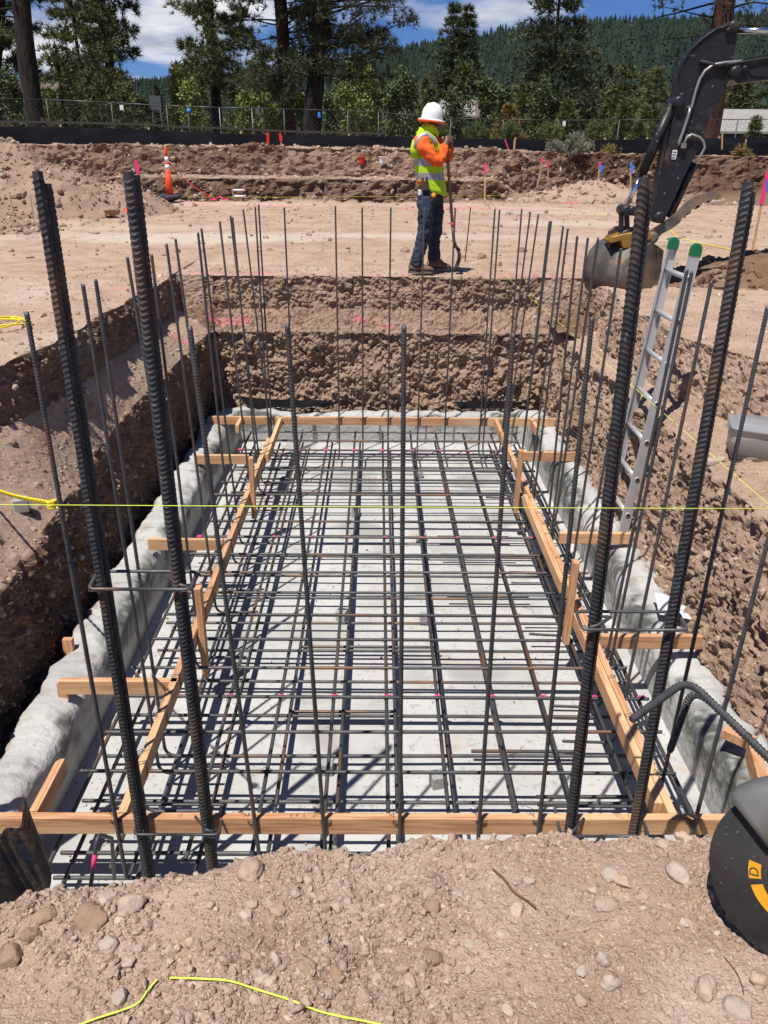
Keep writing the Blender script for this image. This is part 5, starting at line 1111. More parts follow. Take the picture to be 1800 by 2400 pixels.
cone_b = PY(399, 466, 19.6)
cone = thing('traffic_cone', cone_b, 'tall orange traffic cone with two white bands beside the far trench', 'traffic cone')
def cseg(z0, z1, mt, nm, parent):
    f = lambda z: .095-.062*min(z, 1.0)/1.0
    m = MB(); m.lathe(cone_b, [(f(z0), z0), (f(z1), z1)], 20); return m.build(nm, M[mt], parent)
body = cseg(.03, .62, 'orange', 'lower_body', cone); cseg(.62, .72, 'white', 'reflective_band', cone); cseg(.72, .77, 'orange', 'middle_body', cone); cseg(.77, .89, 'white', 'reflective_band', cone)
m = MB(); m.lathe(cone_b, [(.042, .89), (.036, .98), (.030, 1.0), (.034, 1.02), (.030, 1.06), (.012, 1.08)], 18); m.build('top_knob', M['orange'], cone)
V, Fc = stone_shape(I3, 77, .3); m = MB(); m.add([tuple(np.array(v)*np.array([.30, .24, .13])+cone_b+np.array([0, 0, .03])) for v in V], [tuple(f) for f in Fc]); m.build('ballast_bag', mat('bag', (.03, .034, .05), (.05, .055, .075), rough=.6, scale=9), cone)
def ribbon(pts, w_, label, nm='ribbon', mt='pink', parent=None):
    m = MB(); m.tube(pts, w_, 5)
    o = m.build(nm, M[mt], parent, None if parent else pts[0])
    return tag(o, label, 'ribbon') if parent is None else o
def C5(x, y, Y): return PY(300+x/3.318, 330+y/3.318, Y)
ribbon([C5(325, 170, 19.6), C5(365, 230, 19.8), C5(395, 300, 20), C5(405, 350, 20.1), C5(385, 400, 19.9), C5(370, 425, 19.7)], .010, 'red ribbon hanging in a loop from the cone tip', mt='red')
ribbon([C5(430, 290, 21), C5(500, 345, 20.6), C5(560, 390, 20.2), C5(640, 430, 20.0), C5(685, 455, 19.8)], .010, 'red barrier tape sagging towards the far trench', mt='red')
for k, (x, y) in enumerate(((690, 455), (640, 462), (730, 460), (170, 455), (215, 458))):
    a = C5(x, y, 19.7); b = C5(x+55, y+4, 19.5); m = MB(); m.tube([a+np.array([0, 0, .02]), (a+b)/2+np.array([0, 0, .06 if k == 0 else .02]), b+np.array([0, 0, .01])], [.012, .02, .01], 5); tag(m.build('ribbon', M['pink'], None, a), ['crumpled pink ribbon at the end of the red tape', 'pink ribbon lying left of the crumpled ribbon', 'pink ribbon lying right of the crumpled ribbon', 'pink ribbon at the foot of the lath beside the cone', 'pink ribbon lying between the lath and the cone'][k], 'ribbon', 'ribbons lying by the far trench')
def lath(top, bot, Y, w_, label, rib=('pink', .25), tail=None, mt='lath'):
    a, b = PY(*bot, Y), PY(*top, Y); a2 = a-(b-a)*.15
    t = thing('survey_lath', a, label, 'survey stake', 'survey stakes with flagging')
    m = MB(); m.beam(a2, b, w_, w_*.5, up=(0, 1, 0)); m.build('stake', M[mt], t)
    if rib:
        m = MB(); q = b-(b-a)*rib[1]; m.beam(q, b+(b-a)*.005, w_*1.5, w_*1.1, up=(0, 1, 0)); m.build('flagging', M[rib[0]], t)
    if tail:
        for k_, tm in enumerate(tail):
            m = MB(); q = b-(b-a)*.08; m.prism([q+np.array(v) for v in ((0, -.02-k_*.01, 0), (.07+.03*k_, -.02-k_*.01, -.04), (.05, -.02-k_*.01, -.20-.04*k_), (.01, -.02-k_*.01, -.12))], (0, .006, 0)); m.build('flag_tail', M[tm], t)
def C6(x, y): return (1100+x/4.147, 300+y/4.147)
lath((318, 375), (338, 467), 19.9, .045, 'leaning survey lath with pink flagging beside the traffic cone', ('pink', .35), ('pink',))
lath((333, 382), (345, 468), 20.0, .012, 'bare thin wire stake beside the leaning lath', None, mt='hose')
lath((628, 311), (628, 352), 24.9, .045, 'red-topped stake before the black fence, left of two', ('red', .9))
lath((656, 312), (661, 352), 24.9, .045, 'red-topped stake before the black fence, right of two', ('red', .5), ('red',))
lath(C6(154, 338), C6(148, 700), 19.6, .04, 'survey stake with pink top standing right of the person', ('pink', .28))
lath(C6(712, 295), C6(668, 520), 22.8, .03, 'thin leaning stake on the far ledge, left of a pair', ('pink', .15))
lath(C6(768, 318), C6(762, 505), 23.0, .03, 'thin upright stake on the far ledge, right of a pair', ('pink', .4))
lath(C6(1270, 330), C6(1240, 600), 21.8, .035, 'stake with pink and blue ribbons before the dark bank', ('pink', .2), ('pink', 'blue'))
lath(C6(1570, 335), C6(1565, 610), 21.6, .035, 'stake with blue and pink ribbons just left of the excavator cylinder', ('blue', .15), ('pink', 'blue'))
lath(C6(442, 110), C6(425, 312), 24.9, .045, 'plain lath leaning against the black silt fence', None)
lath(C6(345, 112), C6(418, 308), 24.8, .02, 'pink-wrapped stick leaning across the black silt fence', ('pink', 1.0))
lath((1693, 312), (1692, 345), 26.0, .04, 'short plain stake right of the excavator stick', None)
lath((1749, 326), (1744, 350), 26.0, .04, 'short leaning stake beyond the right bank', None)
lath((1799, 405), (1768, 565), 11.8, .032, 'survey lath with pink and blue flagging at the right edge', ('pink', .45), ('blue',))
lath((1103, 486), (1090, 614), float(PZ(1090, 614, 0)[1]), .014, 'bare thin stake stuck in the pad right of the shovel', None, mt='steel_dark')
lath((22, 450), (38, 528), 15.0, .014, 'thin wire stake before the dirt pile, left of two', None, mt='hose')
lath((70, 455), (80, 515), 15.4, .014, 'thin wire stake before the dirt pile, right of two', None, mt='hose')
for nm, px_, mt, lb_ in (('bucket', 848, 'red', 'small red bucket on the far ledge'), ('bucket', 895, 'white', 'small white bucket on the far ledge beside the red one')):
    c = PY(px_, 381, 24.15); b_ = thing(nm, c, lb_, 'bucket'); m = MB(); m.lathe(c, [(.07, -.05), (.07, .0), (.09, .14), (.093, .145), (.08, .145), (.07, .07)], 18); m.build('body', M[mt], b_)
    m = MB(); m.lathe(c, [(.092, .13), (.10, .132), (.10, .148), (.092, .152)], 18); m.build('rim', M[mt], b_)
tl = thing('trench_ladder', C5(870, 460, 20.15), 'short red-brown ladder with white rungs poking out of the far trench', 'ladder')
for x0, x1 in ((808, 832), (902, 924)): m = MB(); m.beam(C5(x1, 520, 20.1), C5(x0, 345, 20.3), .05, .03, up=(0, 1, 0)); m.build('rail', mat('brown_rail', (.16, .055, .04), rough=.5), tl)
for y in (384, 432): m = MB(); m.tube([C5(818+(y-384)*.15, y, 20.2), C5(908+(y-384)*.15, y, 20.2)], .024, 8); m.build('rung', M['white'], tl)
pts = [PZ(x, y, .02+max(0, (z_-10.6))*.032) for x, y, z_ in ((1312, 476, 19), (1372, 495, 17.4), (1443, 506, 16.6), (1520, 512, 16), (1555, 530, 14.8), (1594, 558, 13.3), (1660, 574, 12.6), (1800, 601, 11.7), (1900, 615, 11.3))]
m = MB(); m.tube(bend(pts, .4, 5), .009, 6); tag(m.build('yellow_cable', M['rope'], None, pts[0]), 'yellow cable snaking over the pad behind the excavator bucket', 'cable')
m = MB(); q = [PY(300, 462, 20.1), PY(700, 462, 20.1), PY(1230, 458, 20.1)]; m.tube(q, .004, 4); tag(m.build('string_line', M['rope'], None, q[0]), 'faint string line stretched along the far trench edge', 'string', 'string lines')
m = MB(); c = PZ(285, 500, .25); m.prism([c+np.array(v) for v in ((0, 0, .02), (.16, 0, .03), (.12, .05, .14))], (0, .01, 0)) ; tag(m.build('orange_flag', M['orange'], None, c), 'scrap of orange flagging at the foot of the dirt pile', 'flag')
m = MB(); q = [PZ(x, y, .06) for x, y in ((672, 572), (720, 575), (768, 577))]; m.tube(q, [.02, .016, .012], 6); tag(m.build('stick', M['root'], None, q[1]), 'thin brown stick lying on the pad behind the far rebars', 'stick')

# ------------------------------------------------------------------ silt fence, rail fence, chain-link fence
sfence = thing('silt_fence', (0, 25.6, 1.4), 'low black silt fence running along the top of the cut bank', 'fence')
tops = [(-250, 296), (0, 296), (163, 297), (330, 303), (488, 312), (700, 316), (895, 320), (1063, 326), (1200, 327), (1290, 328)]; tops2 = [(1395, 328), (1480, 327), (1578, 325), (1800, 322), (2100, 318)]
def fence_sheet(tp, Y, drop, seed):
    T = np.array([PY(*p, Y) for p in tp]); S = np.linspace(0, 1, 160); ss = np.linspace(0, 1, len(T)); P = []
    top = np.stack([np.interp(S, ss, T[:, i]) for i in range(3)], 1)
    for k, t in enumerate(np.linspace(0, 1, 9)):
        q = top.copy(); q[:, 2] -= drop*t; w_ = .05*fbm(q*np.array([1, 1, 2.5]), 1.2, 3, seed)+.03*np.sin(t*math.pi); q[:, 1] -= w_; q[:, 2] += .02*fbm(q, .9, 2, seed+2)*(1-t); P.append(q)
    P = np.concatenate(P)-np.array(sfence.location); o = bpy.data.objects.new('fabric', np_mesh('fabric', P, grid_faces(9, 160), [M['fabric_black']], True)); put(o, sfence)
    for i in range(0, 160, 11):
        q = top[i]; m = MB(); m.beam(q+np.array([0, .04, -.9]), q+np.array([0, .04, .06]), .045, .045, up=(0, 1, 0)); m.build('post', M['lath'] if i % 2 else M['ink'], sfence)
fence_sheet(tops, 25.5, .80, 3); fence_sheet(tops2, 26.4, .62, 8)
rf = thing('rail_fence', (0, 27, 1.5), 'dark low post-and-rail fence just behind the black silt fence', 'fence')
M['greywood'] = mat('greywood', (.065, .058, .05), (.04, .036, .032), rough=.9, scale=12, stretch=(1, 1, 6))
rp_ = [PY(x, y, 27.2) for x, y in ((-150, 284), (100, 286), (320, 291), (432, 298), (522, 300), (700, 309), (900, 313))]
for i in range(len(rp_)-1):
    m = MB(); m.beam(rp_[i], rp_[i+1], .05, .06); m.build('rail', M['greywood'], rf)
    m = MB(); m.beam(rp_[i+1]+np.array([0, .06, -.5]), rp_[i+1]+np.array([0, .06, .12]), .12, .12, up=(0, 1, 0)); m.build('post', M['greywood'], rf)
cf = thing('chain_link_fence', (0, 29, 1.5), 'tall chain-link fence with thin steel posts in front of the trees', 'fence')
M['galv'] = mat('galv', (.17, .175, .18), (.12, .125, .13), rough=.45, metal=.6, scale=10)
M['galv_dark'] = mat('galv_dark', (.07, .075, .075), rough=.5, metal=.5)
tp = [(-200, 226), (108, 233), (260, 240), (390, 248), (440, 249), (514, 252), (590, 253), (665, 255), (815, 260), (887, 263), (1057, 277), (1180, 280), (1310, 282), (1452, 281), (1600, 280), (1730, 280), (1900, 278)]
FP = [PY(x, y, 29) for x, y in tp]
for i, q in enumerate(FP):
    m = MB(); m.tube([q+np.array([0, 0, -2.0]), q], .020, 6); m.build('post', M['galv'] if i in (5, 6) else M['galv_dark'], cf)
    if i:
        m = MB(); m.tube([FP[i-1], q], .013, 6); m.build('top_rail', M['galv'] if 1 < i < 8 else M['galv_dark'], cf)
        a, b = FP[i-1], q; Ln = b[0]-a[0]; h = 1.55; m = MB(); st_ = .16
        for k in range(int((Ln+h)/st_)):
            for sg in (1, -1):
                x0 = -h+k*st_; lo_, hi_ = max(0, x0), min(Ln, x0+h)
                if hi_ <= lo_: continue
                f = lambda x: ((x-x0) if sg > 0 else h-(x-x0))
                zt = lambda x: a[2]+(b[2]-a[2])*x/Ln
                p0 = (a[0]+lo_, a[1], zt(lo_)-h+f(lo_)); p1 = (a[0]+hi_, a[1], zt(hi_)-h+f(hi_))
                d_ = .0028; m.add([(p0[0]-d_, p0[1], p0[2]), (p0[0]+d_, p0[1], p0[2]), (p1[0]+d_, p1[1], p1[2]), (p1[0]-d_, p1[1], p1[2])], [(0, 1, 2, 3)])
        o = m.build('wire_mesh', M['galv_dark'], cf); o['kind'] = 'stuff'
def fsign(px, py, w_, h_, mt, lb_, rnd_=False):
    c = PY(px, py, 28.93); m = MB()
    if rnd_: m.lathe(c, [(w_/2*.98, -.006), (w_/2, 0), (w_/2*.98, .006)], 20, M=Matrix.Rotation(math.pi/2, 3, 'X'))
    else: m.box(c, (w_, .012, h_), None, .002)
    tag(m.build('fence_sign', M[mt], None, c), lb_, 'sign')
fsign(442, 260, .14, .16, 'blue', 'round blue sign on the chain-link fence', True); fsign(285, 252, .12, .15, 'white', 'small white sign on the chain-link fence behind the left pines')
fsign(748, 269, .09, .16, 'blue', 'small blue tag beside the thick pine trunk'); fsign(1322, 290, .1, .16, 'white', 'small white tag on the chain-link fence right of the person'); fsign(603, 261, .12, .16, 'galv', 'small grey sign hanging on the chain-link fence')
gm = MB(); q = PY(365, 241, 29.6)
bb = thing('notice_board', q, 'grey two-legged notice board behind the fence', 'notice board'); gm.box(q, (.33, .04, .42), Matrix.Rotation(.2, 3, 'Z'), .005); gm.build('panel', M['galv'], bb)
for s_ in (-.13, .13): m = MB(); m.tube([q+np.array([s_, 0, -.2]), q+np.array([s_*1.3, 0, -1.2])], .025, 6); m.build('leg', M['greywood'], bb)

# ------------------------------------------------------------------ houses beyond the fence
M['roof_brown'] = mat('roof_brown', (.17, .125, .105), (.13, .095, .08), rough=.9, scale=3, bump=.4, bscale=14, bdist=.03)
M['roof_grey'] = mat('roof_grey', (.30, .29, .265), (.25, .24, .22), rough=.9, scale=3, bump=.4, bscale=14, bdist=.03)
M['wall_brown'] = mat('wall_brown', (.085, .06, .045), (.06, .045, .035), rough=.9, scale=4)
M['wall_dark'] = mat('wall_dark', (.05, .052, .06), (.035, .036, .042), rough=.9, scale=4)
M['pane'] = mat('pane', (.03, .035, .045), rough=.1)
def house(c, L, Wd, hw, hr, mtw, mtr, label, rz=0, over=.4, windows=2):
    h = thing('house', c, label, 'house'); Rz = Matrix.Rotation(rz, 3, 'Z'); C0 = Vector([float(v) for v in c])
    T = lambda x, y, z: C0+Rz @ Vector((x, y, z))
    m = MB(); x, y = L/2, Wd/2; m.add([T(-x, -y, 0), T(x, -y, 0), T(x, y, 0), T(-x, y, 0), T(-x, -y, hw), T(x, -y, hw), T(x, y, hw), T(-x, y, hw), T(-x, 0, hw+hr), T(x, 0, hw+hr)], [(0, 1, 5, 4), (2, 3, 7, 6), (1, 2, 6, 9, 5), (3, 0, 4, 8, 7)]); m.build('wall', M[mtw], h)
    xo, yo = x+over, y+over; sl = hr/y; zo = hw-sl*over
    m = MB(); m.prism([T(-xo, -yo, zo+.06), T(xo, -yo, zo+.06), T(xo, 0, hw+hr+.06), T(-xo, 0, hw+hr+.06)], Rz @ Vector((0, 0, .12))); m.build('roof', M[mtr], h)
    m = MB(); m.prism([T(-xo, yo, zo+.06), T(xo, yo, zo+.06), T(xo, .001, hw+hr+.06), T(-xo, .001, hw+hr+.06)], Rz @ Vector((0, 0, .12))); m.build('roof', M[mtr], h)
    for k in range(windows):
        wx = -x+L*(k+.5)/windows; m = MB(); m.box(T(wx, -y-.02, hw*.5), (.9, .06, 1.0), Rz); wd_ = m.build('window', M['white'], h); m = MB(); m.box(T(wx, -y-.04, hw*.5), (.76, .06, .86), Rz); m.build('pane', M['pane'], wd_)
    return h
def hz(px, py, Y): q = PY(px, py, Y); return q
q = hz(30, 285, 58); house((float(q[0]), 58, .6), 9, 7, float(PY(60, 228, 54)[2])-.6, 1.0, 'wall_brown', 'roof_brown', 'brown-roofed house half hidden behind the left tree trunk')
q = hz(882, 320, 82); zb = 1.0; house((float(q[0])+.3, 84, zb), 3.0, 5, float(PY(882, 296, 82)[2])-zb, 1.25, 'wall_brown', 'roof_brown', 'small brown-roofed cabin among the aspens left of the person', rz=.0, over=.5, windows=1)
q = hz(1690, 330, 50); house((float(q[0])+6.0, 54, .8), 12, 8, float(PY(1700, 306, 49.5)[2])-.8, 1.2, 'wall_dark', 'roof_grey', 'long grey-roofed building behind the excavator at the right', over=.5, windows=5)
q = hz(1050, 300, 74); house((float(q[0])+.6, 76, .8), 2.6, 5, float(PY(1050, 270, 74)[2])-.8, 1.2, 'wall_dark', 'roof_grey', 'small grey roof just right of the hard hat', over=.3, windows=0)
q = hz(1150, 300, 90); house((float(q[0]), 92, .6), 5.0, 6, float(PY(1150, 272, 88)[2])-.6, 1.5, 'wall_brown', 'roof_brown', 'pinkish-brown roof behind the ochre young pine', over=.4, windows=1)

# ------------------------------------------------------------------ vegetation
M['bark_dark'] = mat('bark_dark', (.013, .010, .009), (.028, .019, .015), rough=.95, scale=9, stretch=(1, 1, .22), lo=.4, hi=.6, bump=1.0, bscale=14, bdist=.06)
M['bark_red'] = mat('bark_red', (.075, .030, .019), (.028, .015, .012), rough=.95, scale=9, stretch=(1, 1, .22), lo=.4, hi=.6, bump=1.0, bscale=14, bdist=.06)
M['bark_pale'] = mat('bark_pale', (.45, .42, .36), (.28, .26, .22), rough=.9, scale=14)
def leafmat(name, c1, c2, tr=.25):
    m = mat(name, c1, c2, rough=.6, scale=1.3, lo=.35, hi=.65, detail=3, spec=.25, rnd=.12); return m
M['needle'] = leafmat('needle', (.098, .115, .044), (.15, .162, .060)); M['needle_dark'] = leafmat('needle_dark', (.056, .073, .037), (.093, .110, .049)); M['needle_young'] = leafmat('needle_young', (.085, .115, .034), (.135, .155, .05))
M['leaf_aspen'] = leafmat('leaf_aspen', (.13, .165, .042), (.19, .22, .055)); M['leaf_green'] = leafmat('leaf_green', (.058, .088, .030), (.10, .125, .042)); M['ochre'] = leafmat('ochre', (.27, .185, .05), (.20, .15, .045)); M['sage'] = leafmat('sage', (.20, .21, .145), (.27, .255, .19))
M['conifer'] = mat('conifer', (.030, .047, .034), (.043, .062, .042), rough=.8, scale=.02, rnd=0, spec=.1, attr=[('tone', (.017, .029, .023))])
def needles(C, D, k, L, wd, spread, rg):
    n = len(C); C = np.repeat(C, k, 0); D = np.repeat(D, k, 0); v = D+rg.normal(0, spread, (n*k, 3)); v /= np.linalg.norm(v, axis=1)[:, None]+1e-9
    s = np.cross(v, rg.normal(size=(n*k, 3))); s /= np.linalg.norm(s, axis=1)[:, None]+1e-9; Ls = L*rg.uniform(.7, 1.15, (n*k, 1))
    a = C-s*wd*.5+v*Ls*.08; b = C+s*wd*.5+v*Ls*.08; c = C+v*Ls
    return np.stack([a, b, c], 1).reshape(-1, 3)
def leaves(C, sz, rg):
    n = len(C); a = rg.normal(size=(n, 3)); a /= np.linalg.norm(a, axis=1)[:, None]; b = np.cross(a, rg.normal(size=(n, 3))); b /= np.linalg.norm(b, axis=1)[:, None]; s = sz*rg.uniform(.6, 1.2, (n, 1))
    return np.stack([C-a*s, C+b*s*.6, C+a*s, C-b*s*.6], 1).reshape(-1, 3)
def tri_obj(name, V, k, mt, parent):
    b = np.array(base_of(parent)); o = bpy.data.objects.new(name, np_mesh(name, V-b, np.arange(len(V)).reshape(-1, k), [M[mt]], False)); put(o, parent); return o
def limb_path(p0, dirv, L, rise, rg, n=6, wig=.06):
    out = [p0]; p = p0.copy(); d = dirv/np.linalg.norm(dirv)
    for i in range(n):
        d = d+np.array([0, 0, rise/n])+rg.normal(0, wig, 3); d /= np.linalg.norm(d); p = p+d*L/n; out.append(p)
    return np.array(out)
def pine(px0, px1, Y, r, zlo, zhi, R, nb, seed, label, bark='bark_dark', nd='needle', tuft=.22, kn=16, extra=None, dead=0, tpb=9, base_px=None, dirbias=None):
    rg = np.random.default_rng(seed); g = PY(px0, base_px or 318, Y); b0 = np.array([g[0], Y, 1.25]); t6 = PY(px1, 0, Y); ax = (t6-b0)/(t6[2]-b0[2])
    t = thing('pine_tree', b0, label, 'tree', 'pines behind the fence'); H = zhi+1.5
    m = MB(); zs = np.linspace(-.4, H, 16); m.tube([b0+ax*z+np.array([.03*math.sin(z*1.3+seed), 0, 0]) for z in zs], [r*(1.35 if z < .1 else 1.0)*(1-.35*max(z, 0)/H)*(1+.05*rg.normal()) for z in zs], 14)
    tk = m.build('trunk', M[bark], t); C, D = [], []; lm = MB()
    for i in range(nb):
        z = zlo+(zhi-zlo)*(i+rg.random())/nb; a = rg.uniform(0, 2*math.pi) if dirbias is None or rg.random() > .6 else rg.normal(dirbias, .5)
        Lb = R*rg.uniform(.55, 1.1)*(1-.35*(z-zlo)/(zhi-zlo+.01)); p = limb_path(b0+ax*z, np.array([math.cos(a), math.sin(a), rg.uniform(-.15, .15)]), Lb, rg.uniform(-.1, .5), rg)
        rr = max(.02, .035*Lb/2.5); lm.tube(p, [rr*(1-.8*k/6) for k in range(7)], 5, False)
        if rg.random() < dead: continue
        for k in range(tpb):
            f = rg.uniform(.3, 1.0); q = p[0]*0+np.array([np.interp(f*6, range(7), p[:, j]) for j in range(3)]); d = (p[min(6, int(f*6)+1)]-p[int(f*6)] if f < 1 else p[6]-p[5]); d = d/(np.linalg.norm(d)+1e-9)
            side = rg.normal(0, 1, 3)*np.array([1, 1, .45]); q2 = q+side*.20*Lb*(.35+.4*(1-f)); lm.tube([q, (q+q2)/2+np.array([0, 0, -.03]), q2], [.010, .008, .005], 3, False)
            for e in range(3): C.append(q2+rg.normal(0, .10, 3)+np.array([0, 0, .02])); D.append(d*.6+side*.3+np.array([0, 0, .5]))
    lm.build('branches', M['bark_dark'], t)
    if C: tri_obj('crown', needles(np.array(C), np.array(D), kn, tuft, .026*Y/30, .75, rg), 3, nd, t)
    return t
pine(86, 48, 30, .32, 3.4, 8.5, 2.6, 12, 1, 'thick dark pine trunk leaning left at the left edge', dead=.55, tpb=6)
pine(683, 655, 31, .25, 1.9, 8.5, 3.0, 62, 2, 'reddish pine trunk, left of the central pair', 'bark_red', 'needle_dark', dead=.1, tpb=13, tuft=.26)
pine(728, 752, 30, .33, 2.4, 8.5, 3.4, 56, 3, 'dark pine trunk, right and thicker of the central pair', 'bark_dark', 'needle_dark', dead=.1, tpb=13, dirbias=.0, tuft=.26)
pine(512, 488, 45, .27, 2.6, 12, 2.9, 56, 4, 'slim dark pine left of the central pair', 'bark_dark', 'needle', tuft=.36, tpb=14)
pine(285, 236, 48, .24, 4.2, 13, 2.5, 52, 5, 'pine with layered branches right of the dense left pines', 'bark_dark', 'needle_dark', tuft=.38, tpb=14)
pine(1665, 1700, 34, .42, 4.2, 9, 4.2, 24, 6, 'big red-barked pine behind the excavator stick', 'bark_red', 'needle_dark', dead=.3, tpb=8, dirbias=math.pi)
pine(-25, 0, 40, .25, 1.6, 11, 2.2, 60, 7, 'dark pine foliage at the very left edge', 'bark_dark', 'needle_dark', tuft=.32, tpb=14)
def conifer(px, py, Y, R, seed, label, nd='needle_dark', dens=1., name='conifer_tree', group='conifers behind the fence', zb=1.2, power=.85, tuft=None):
    rg = np.random.default_rng(seed+100); top = PY(px, py, Y); b0 = np.array([top[0], Y, zb]); H = top[2]-zb; t = thing(name, b0, label, 'tree', group)
    m = MB(); m.tube([b0+np.array([0, 0, z]) for z in (-.3, H*.3, H*.7, H*.98)], [.035*R+.05, .03*R+.04, .02*R+.02, .01], 8); m.build('trunk', M['bark_dark'], t)
    nw = int(np.clip(H/(.10*R+.22), 10, 64)); Cs, Ds = [], []; tf = tuft or max(.22, .0070*Y)
    for k in range(nw):
        f = .05+.95*((k+rg.uniform(-.4, .4))/nw); f = min(max(f, .03), .995); nb_ = rg.integers(5, 8)
        for a in rg.uniform(0, 2*np.pi)+np.arange(nb_)/nb_*2*np.pi+rg.normal(0, .25, nb_):
            L = R*(1-f)**power*rg.uniform(.6, 1.15)+.05*R; mt_ = int(np.clip(3.4*dens*L/tf, 6, 34)); s_ = rg.uniform(.18, 1.0, mt_)**.8; zc_ = H*f+L*(.10*s_-.28*s_*s_+.10*s_**3)
            q = b0+np.stack([L*s_*np.cos(a), L*s_*np.sin(a), zc_], 1)+rg.normal(0, 1, (mt_, 3))*np.array([.13, .13, .07])*(L*.8+.1); Cs.append(q); Ds.append(np.tile([math.cos(a)*.8, math.sin(a)*.8, .45], (mt_, 1)))
    C = np.concatenate(Cs); D = np.concatenate(Ds)
    tri_obj('crown', needles(C, D, 9, tf, tf*.12+.0003*Y, .65, rg), 3, nd, t); return t
CON = [(155, -90, 40, 2.1, 'tall dense pine right of the leaning trunk', 'needle'), (228, -30, 43, 1.6, 'dense pine between the leaning trunk and the layered pine', 'needle'), (122, 60, 37, 1.5, 'young pine in front of the dense left pines', 'needle_young'), (222, 95, 36, 1.3, 'young bright pine in front of the layered pine', 'needle'), (285, 185, 38, 1.2, 'rounded young pine by the fence below the layered pine', 'needle'),
       (1066, 2, 110, 4.4, 'tall pointed fir, left of a twin pair behind the person', 'needle_dark'), (1098, 10, 112, 4.0, 'tall pointed fir, right of a twin pair behind the person', 'needle_dark'), (1325, -170, 72, 4.6, 'huge dense fir right of the person reaching out of the picture', 'needle_dark'), (1268, 110, 80, 3.4, 'dark fir on the left flank of the huge fir', 'needle_dark'), (1385, 110, 84, 3.6, 'dark fir on the right flank of the huge fir', 'needle_dark'),
       (1335, 225, 34, .85, 'small bright young pine right of the ochre one', 'needle_young'), (1465, 245, 33, .8, 'small bright young pine left of the excavator cylinder', 'needle_young'), (1500, 290, 30.5, .6, 'smallest young pine close to the excavator cylinder', 'needle_young'), (1196, 238, 36, .95, 'ochre dying young pine right of the person', 'ochre'), (1545, 150, 55, 2.2, 'pine left of the excavator stick', 'needle'), (1470, 150, 62, 2.2, 'pine right of the huge fir', 'needle'), (1620, 170, 60, 2.2, 'pine behind the excavator stick', 'needle'),
       (1745, 140, 66, 3.0, 'broad pine above the grey roof', 'needle'), (1815, 160, 62, 2.6, 'broad pine above the grey roof at the right edge', 'needle_dark'), (1775, 272, 44, .6, 'small pine in front of the grey-roofed building', 'needle_young'),
       (565, 150, 52, 1.9, 'bushy pine right of the slim dark pine', 'needle_young'), (612, 120, 58, 2.2, 'pine directly left of the reddish trunk', 'needle_dark'), (655, 190, 50, 1.7, 'low pine behind the reddish trunk', 'needle_dark'), (800, 168, 62, 1.9, 'pine right of the thick trunk', 'needle_dark'), (462, 190, 56, 1.8, 'bushy pine left of the slim dark pine', 'needle'), (330, 222, 60, 1.5, 'dark low fir in the gap right of the left pines', 'needle_dark'), (350, 238, 64, 1.4, 'second dark low fir in the gap right of the left pines', 'needle_dark'), (960, 185, 70, 2.2, 'pine left of the hard hat in the middle distance', 'needle_dark'), (1010, 205, 62, 1.8, 'pine above the hard hat', 'needle'), (1230, 190, 66, 1.9, 'pine between the twin firs and the huge fir', 'needle'), (1150, 200, 70, 1.8, 'pine right of the twin firs', 'needle_dark'), (860, 175, 75, 2.2, 'pine above the cabin', 'needle_dark')]
for i, (px, py, Y, R, lb_, nd) in enumerate(CON): conifer(px, py, Y, R, i*3+1, lb_, nd, 1.25 if R > 2 else 1.0, power=.6 if i < 5 or 'bushy' in lb_ or 'huge' in lb_ else .85)
def aspen(px, py, Y, R, seed, label, mt='leaf_aspen', n=2600):
    rg = np.random.default_rng(seed+300); top = PY(px, py, Y); b0 = np.array([top[0], Y, 1.2]); H = top[2]-1.2; t = thing('aspen_tree', b0, label, 'tree', 'light green aspens behind the fence')
    m = MB(); m.tube([b0+np.array([.03*math.sin(z*2+seed), 0, z]) for z in np.linspace(-.3, H, 9)], np.linspace(.05+.012*H, .01, 9), 7); m.build('trunk', M['bark_pale'], t); lm = MB(); C = []
    for i in range(26):
        z = H*rg.uniform(.12, .97); a = rg.uniform(0, 6.28); L = 1.3*R*rg.uniform(.5, 1.15)*(1-.5*z/H); p = limb_path(b0+np.array([0, 0, z]), np.array([math.cos(a), math.sin(a), 1.0]), L, .4, rg); lm.tube(p, [.018*(1-.8*k/6) for k in range(7)], 4, False)
        k_ = n//26; f = rg.uniform(.15, 1, k_)*6; q = np.stack([np.interp(f, range(7), p[:, j]) for j in range(3)], 1); C.append(q+rg.normal(0, .13*R, (k_, 3))*np.array([1, 1, 1.1]))
    lm.build('branches', M['bark_pale'], t); tri_obj('crown', leaves(np.concatenate(C), .0017*Y, rg), 4, mt, t); return t
